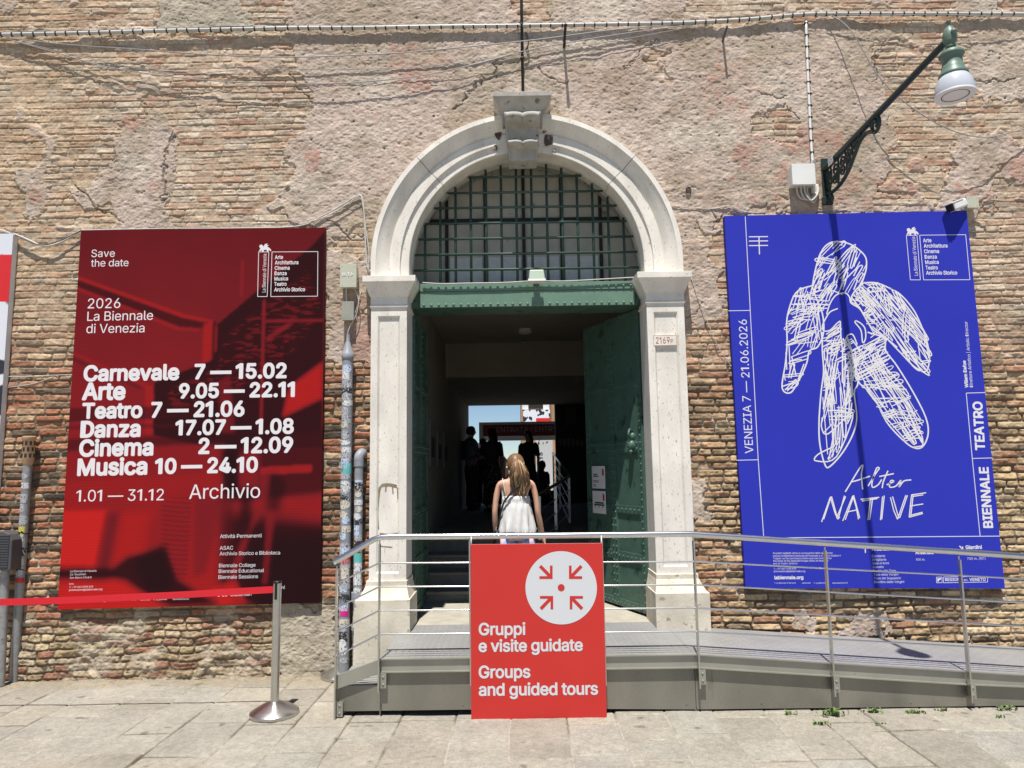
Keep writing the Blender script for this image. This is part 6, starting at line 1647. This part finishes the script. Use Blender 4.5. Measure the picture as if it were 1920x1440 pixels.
mb.loft([(0, -.028*H, .872*H, .030*H, .024*H), (0, -.022*H, .885*H, .042*H, .036*H), (0, -.014*H, .905*H, .0495*H, .050*H), (0, -.006*H, .935*H, .0545*H, .0565*H, (.012, 14, 0)), (0, -.002*H, .962*H, .049*H, .053*H, (.012, 14, 1)), (0, .004*H, .983*H, .033*H, .038*H, (.012, 12, 1)), (0, .008*H, .993*H, .012*H, .014*H)], 56, True)
hair = part(mb, 'hair', M['hair'])
hr_ = random.Random(31); mb2 = MB(); mb3 = MB()
for k in range(150):
    a = hr_.uniform(-1, 1); b = hr_.uniform(0, 1)
    x0 = .004+.020*a*math.sqrt(b); y0 = -.060-.010*b
    top = (x0*.5+.005, -.050, .955-.012*abs(a)); ln = hr_.uniform(.15, .245)-.03*abs(a)
    ph = hr_.uniform(0, 6); am = hr_.uniform(.003, .010); pts = []
    for j in range(10):
        t = j/9; wdt = .020+.045*math.sin(math.pi*min(1, t*1.05)*.62)
        pts.append(Vector((.010+a*wdt*(1-.55*max(0, t-.65)/.35)+am*math.sin(ph+t*7)*t+.016*t, -.052-.030*math.sin(math.pi*min(1, t*1.3))*(.55+.45*b)-.008*b+am*math.cos(ph+t*8)*t, top[2]-ln*t))*H)
    rr = [(.0042*(1-.55*(j/9)))*H*(0.8+.5*b) for j in range(10)]
    (mb3 if hr_.random() < .38 else mb2).tube(pts, rr, 5)
for k in range(26):
    a = hr_.uniform(-1, 1); sd_ = 1 if a > 0 else -1; z0 = hr_.uniform(.90, .965); ph = hr_.uniform(0, 6); pts = []
    for j in range(8):
        t = j/7; pts.append(Vector((.01+a*.045+sd_*.012*t*hr_.random()+.006*math.sin(ph+5*t), -.045-.030*math.sin(math.pi*min(1, t*1.2))-.004*math.cos(ph+6*t), z0-(.10+.10*hr_.random()*(k % 2))*t))*H)
    mb3.tube(pts, .0011*H, 4)
part(mb2, 'ponytail', M['hair']); part(mb3, 'hair_strands', M['hairlight'])
mb = MB()     # hair pulled back to the tie: strands over the crown
for k in range(70):
    a = -math.pi*.05+math.pi*1.1*k/69; ca, sa = math.cos(a), math.sin(a); pts = []
    for j in range(7):
        t = j/6; pts.append(Vector((.054*ca*(1-t)+.008*t, .02*(1-t)-.060*t-.02*math.sin(math.pi*t)*(.3+abs(sa)*.2), (.935+.052*max(0, sa)-.02*(sa < 0))*(1-t)+.952*t+.010*math.sin(math.pi*t)*max(0, sa)))*H)
    mb.tube(pts, .0024*H, 5)
part(mb, 'swept_hair', M['hair'])
for sd in (-1, 1):
    mb = MB(); mb.ball((sd*.0505*H, .008*H, .918*H), .016*H, 12, 8, (.4, .7, 1.2)); part(mb, 'ear', M['skin'])
mb = MB(); mb.ball((-.054*H, -.004*H, .905*H), .006*H, 8, 6); part(mb, 'earphone', M['whitepl'])
for sd in (-1, 1):
    oy = .05 if sd < 0 else -.03
    mb = MB(); mb.loft([(sd*.060*H, (.02+oy)*H, .000, .026*H, .060*H), (sd*.060*H, (.02+oy)*H, .018*H, .027*H, .062*H), (sd*.060*H, (.005+oy)*H, .034*H, .023*H, .040*H), (sd*.058*H, (-.006+oy)*H, .05*H, .020*H, .024*H)], 24); part(mb, 'shoe', M['whitepl'])

def bystander(label, px, head_py, Y, yaw, kind, H=None, seat=False):
    x, ztop = atY(px, head_py, Y); fl_ = FL
    H = H or (ztop-fl_)
    r, part = human('bystander', label, Vector((x, Y, fl_ if not seat else ztop-H)), H, yaw, M['skin'], kind.get('pose'), seat)
    part(loftH(H, [(0, -.004, .838, .045, .036), (0, -.004, .822, .088, .050), (0, -.004, .79, .098, .062), (0, 0, .70, .092, .070), (0, 0, .60, .084, .066, (.01, 7, 0)), (0, 0, .52, .094, .074, (.02, 7, 0)), (0, 0, kind.get('hem', .47), .098, .078, (.02, 7, 0))], 40), 'shirt', kind['top'], True, .003)
    for sd in (-1, 1):
        A_ = (kind.get('pose') or {}).get('L' if sd < 0 else 'R', [(.140, -.012, .625), (.158, .030, .480)])
        e = Vector((sd*A_[0][0], A_[0][1], A_[0][2])); mb = MB(); mb.tube([Vector((sd*.088, -.006, .808))*H, Vector((sd*.112, -.006, .785))*H, Vector((sd*.112, -.006, .785)).lerp(e, .8)*H], [.036*H, .038*H, .032*H], 12); part(mb, 'sleeve', kind['top'])
    if kind['low'] == 'skirt': part(loftH(H, [(0, 0, .60, .080, .062), (0, 0, .54, .094, .076), (0, 0, .45, .104, .088, (.015, 7, 0)), (0, 0, .25, .112, .098, (.03, 7, 1)), (0, 0, .09, .120, .108, (.04, 7, 1))], 48), 'skirt', kind['lowm'], True, .003)
    elif seat:
        for sd in (-1, 1):
            mb = MB(); mb.tube([Vector((sd*.055, .0, .50))*H, Vector((sd*.075, .14, .505))*H, Vector((sd*.085, .255, .51))*H, Vector((sd*.086, .272, .46))*H, Vector((sd*.086, .27, .31))*H], [.068*H, .060*H, .048*H, .046*H, .036*H], 14); part(mb, 'trouser_leg', kind['lowm'])
    else:
        part(loftH(H, [(0, 0, .56, .086, .066), (0, 0, .50, .100, .076), (0, 0, .47, .100, .074)], 36), 'trousers', kind['lowm'], True, .003)
        for sd in (-1, 1): part(loftH(H, [(sd*.052, 0, .49, .060, .070), (sd*.057, .002, .38, .058, .060), (sd*.057, .006, .28, .046, .050), (sd*.057, -.004, .18, .044, .046), (sd*.057, 0, .045, .042, .050)], 24), 'trouser_leg', kind['lowm'], True, .003)
    mb = MB(); mb.loft([(0, -.02*H, .89*H, .040*H, .036*H), (0, -.010*H, .915*H, .051*H, .050*H), (0, -.004*H, .945*H, .053*H, .056*H), (0, -.002*H, .972*H, .042*H, .046*H), (0, .0, .988*H, .016*H, .018*H)], 32)
    if kind.get('long'): mb.loft([(0, -.045*H, .77*H, .035*H, .014*H), (0, -.045*H, .80*H, .054*H, .022*H), (0, -.035*H, .87*H, .056*H, .034*H), (0, -.015*H, .93*H, .052*H, .045*H)], 28)
    part(mb, 'hair', M['darkhair'])
    if kind.get('pack'):
        mb = MB(); mb.loft([(0, -.115*H, .585*H, .060*H, .035*H), (0, -.118*H, .60*H, .078*H, .048*H), (0, -.120*H, .70*H, .080*H, .052*H), (0, -.112*H, .79*H, .070*H, .040*H), (0, -.105*H, .81*H, .045*H, .022*H)], 28); part(mb, 'backpack', M['darkcloth'])
        for sd in (-1, 1): mb = MB(); mb.tube(spline([Vector((sd*.05, -.075, .79))*H, Vector((sd*.062, -.02, .842))*H, Vector((sd*.066, .050, .79))*H, Vector((sd*.078, .05, .66))*H, Vector((sd*.085, -.06, .60))*H], 6), .008*H, 8); part(mb, 'pack_strap', M['darkcloth'])
    for sd in (-1, 1):
        if not seat: mb = MB(); mb.loft([(sd*.058*H, .025*H, .0, .026*H, .058*H), (sd*.058*H, .025*H, .018*H, .027*H, .060*H), (sd*.058*H, .010*H, .034*H, .024*H, .042*H), (sd*.057*H, 0, .05*H, .020*H, .026*H)], 20); part(mb, 'shoe', M['darkcloth'])
    return r
bystander('man in a grey blue shirt with dark trousers standing at the left of the passage', 883, 797, 14.6, -1.2, dict(top=M['greycloth'], low='t', lowm=M['darkcloth'], pack=True, pose={'R': [(.12, .06, .64), (.06, .19, .60)]}))
bystander('woman in a dark top and long patterned skirt in the passage', 922, 801, 14.0, .7, dict(top=M['darkcloth'], low='skirt', lowm=M['skirt'], long=True, pose={'L': [(.13, .05, .64), (.12, .18, .60)]}))
bystander('dark clothed person half hidden behind the man and the skirted woman', 905, 820, 16.0, .3, dict(top=M['darkcloth'], low='t', lowm=M['darkcloth']))
bystander('long haired person in black standing under the entry banner', 990, 806, 15.6, 2.6, dict(top=M['darkcloth'], low='skirt', lowm=M['darkcloth'], long=True))
st = bystander('dark seated person beside the inner railing at the end of the passage', 1016, 862, 16.3, -.9, dict(top=M['darkcloth'], low='t', lowm=M['darkcloth'], long=True), 1.60, True)
zt_ = atY(1016, 862, 16.3)[1]-1.6+.44*1.6; bx_ = st.location.x
mb = MB(); mb.box(bx_-.25, bx_+.25, 16.3-.22, 16.3+.22, FL, max(FL+.05, zt_)); mb.box(bx_-.27, bx_+.27, 16.3-.24, 16.3+.24, max(FL+.05, zt_)+.001, max(FL+.05, zt_)+.04); tag(mb.build('stool', M['darkcloth'], None, bevel=.01), 'dark box seat under the seated person in the passage', 'seat')

# ================================================================== weeds along the ramp
wr = random.Random(12)
for k, (px, py, n, h, lab) in enumerate(((1562, 1338, 60, .055, 'largest green weed tuft by the ramp panel'), (1540, 1356, 24, .03, 'low weed in a paving joint in front of the largest tuft'), (1480, 1336, 16, .03, 'sparse weed left of the largest tuft at the foot of the ramp'),
     (1636, 1333, 34, .04, 'green weed under the middle of the blue poster at the ramp foot'), (1715, 1334, 30, .035, 'straggling weed right of the middle ramp post'), (1768, 1329, 18, .03, 'small weed below the right ramp bracket'), (1886, 1328, 24, .035, 'weed at the far right foot of the ramp'), (1872, 1342, 10, .025, 'tiny weed in the joint at the far right'), (1655, 1355, 9, .02, 'tiny weed in a joint below the middle tuft'),
     (396, 1262, 12, .035, 'tiny weed at the foot of the wall below the red poster'))):
    x, y = atZ(px, py, .005)
    if y > 5.44 and px > 700: y = 5.43
    mb = MB()
    for j in range(n):
        a = wr.uniform(0, 6.28); d = abs(wr.gauss(0, .020))*(1+n/70); bx_ = x+d*math.cos(a)*1.5; by_ = y+d*math.sin(a)*.45-.01; l = h*wr.uniform(.5, 1.2); b = wr.uniform(0, 6.28); t = wr.uniform(.2, .9); w = .005+.005*wr.random()
        p0 = Vector((bx_, by_, -.004)); p1 = p0+Vector((math.cos(b)*l*t*.5, math.sin(b)*l*t*.5, l*.6)); p2 = p0+Vector((math.cos(b)*l*t*1.2, math.sin(b)*l*t*1.2, l*.75)); sv = Vector((-math.sin(b), math.cos(b), 0))*w
        mb.add([p0-sv*.4, p0+sv*.4, p1+sv, p2, p1-sv], [(0, 1, 2, 4), (4, 2, 3)])
    tag(mb.build('weed', M['weed'], None, fix=False), lab, 'weed', 'weeds along the ramp')
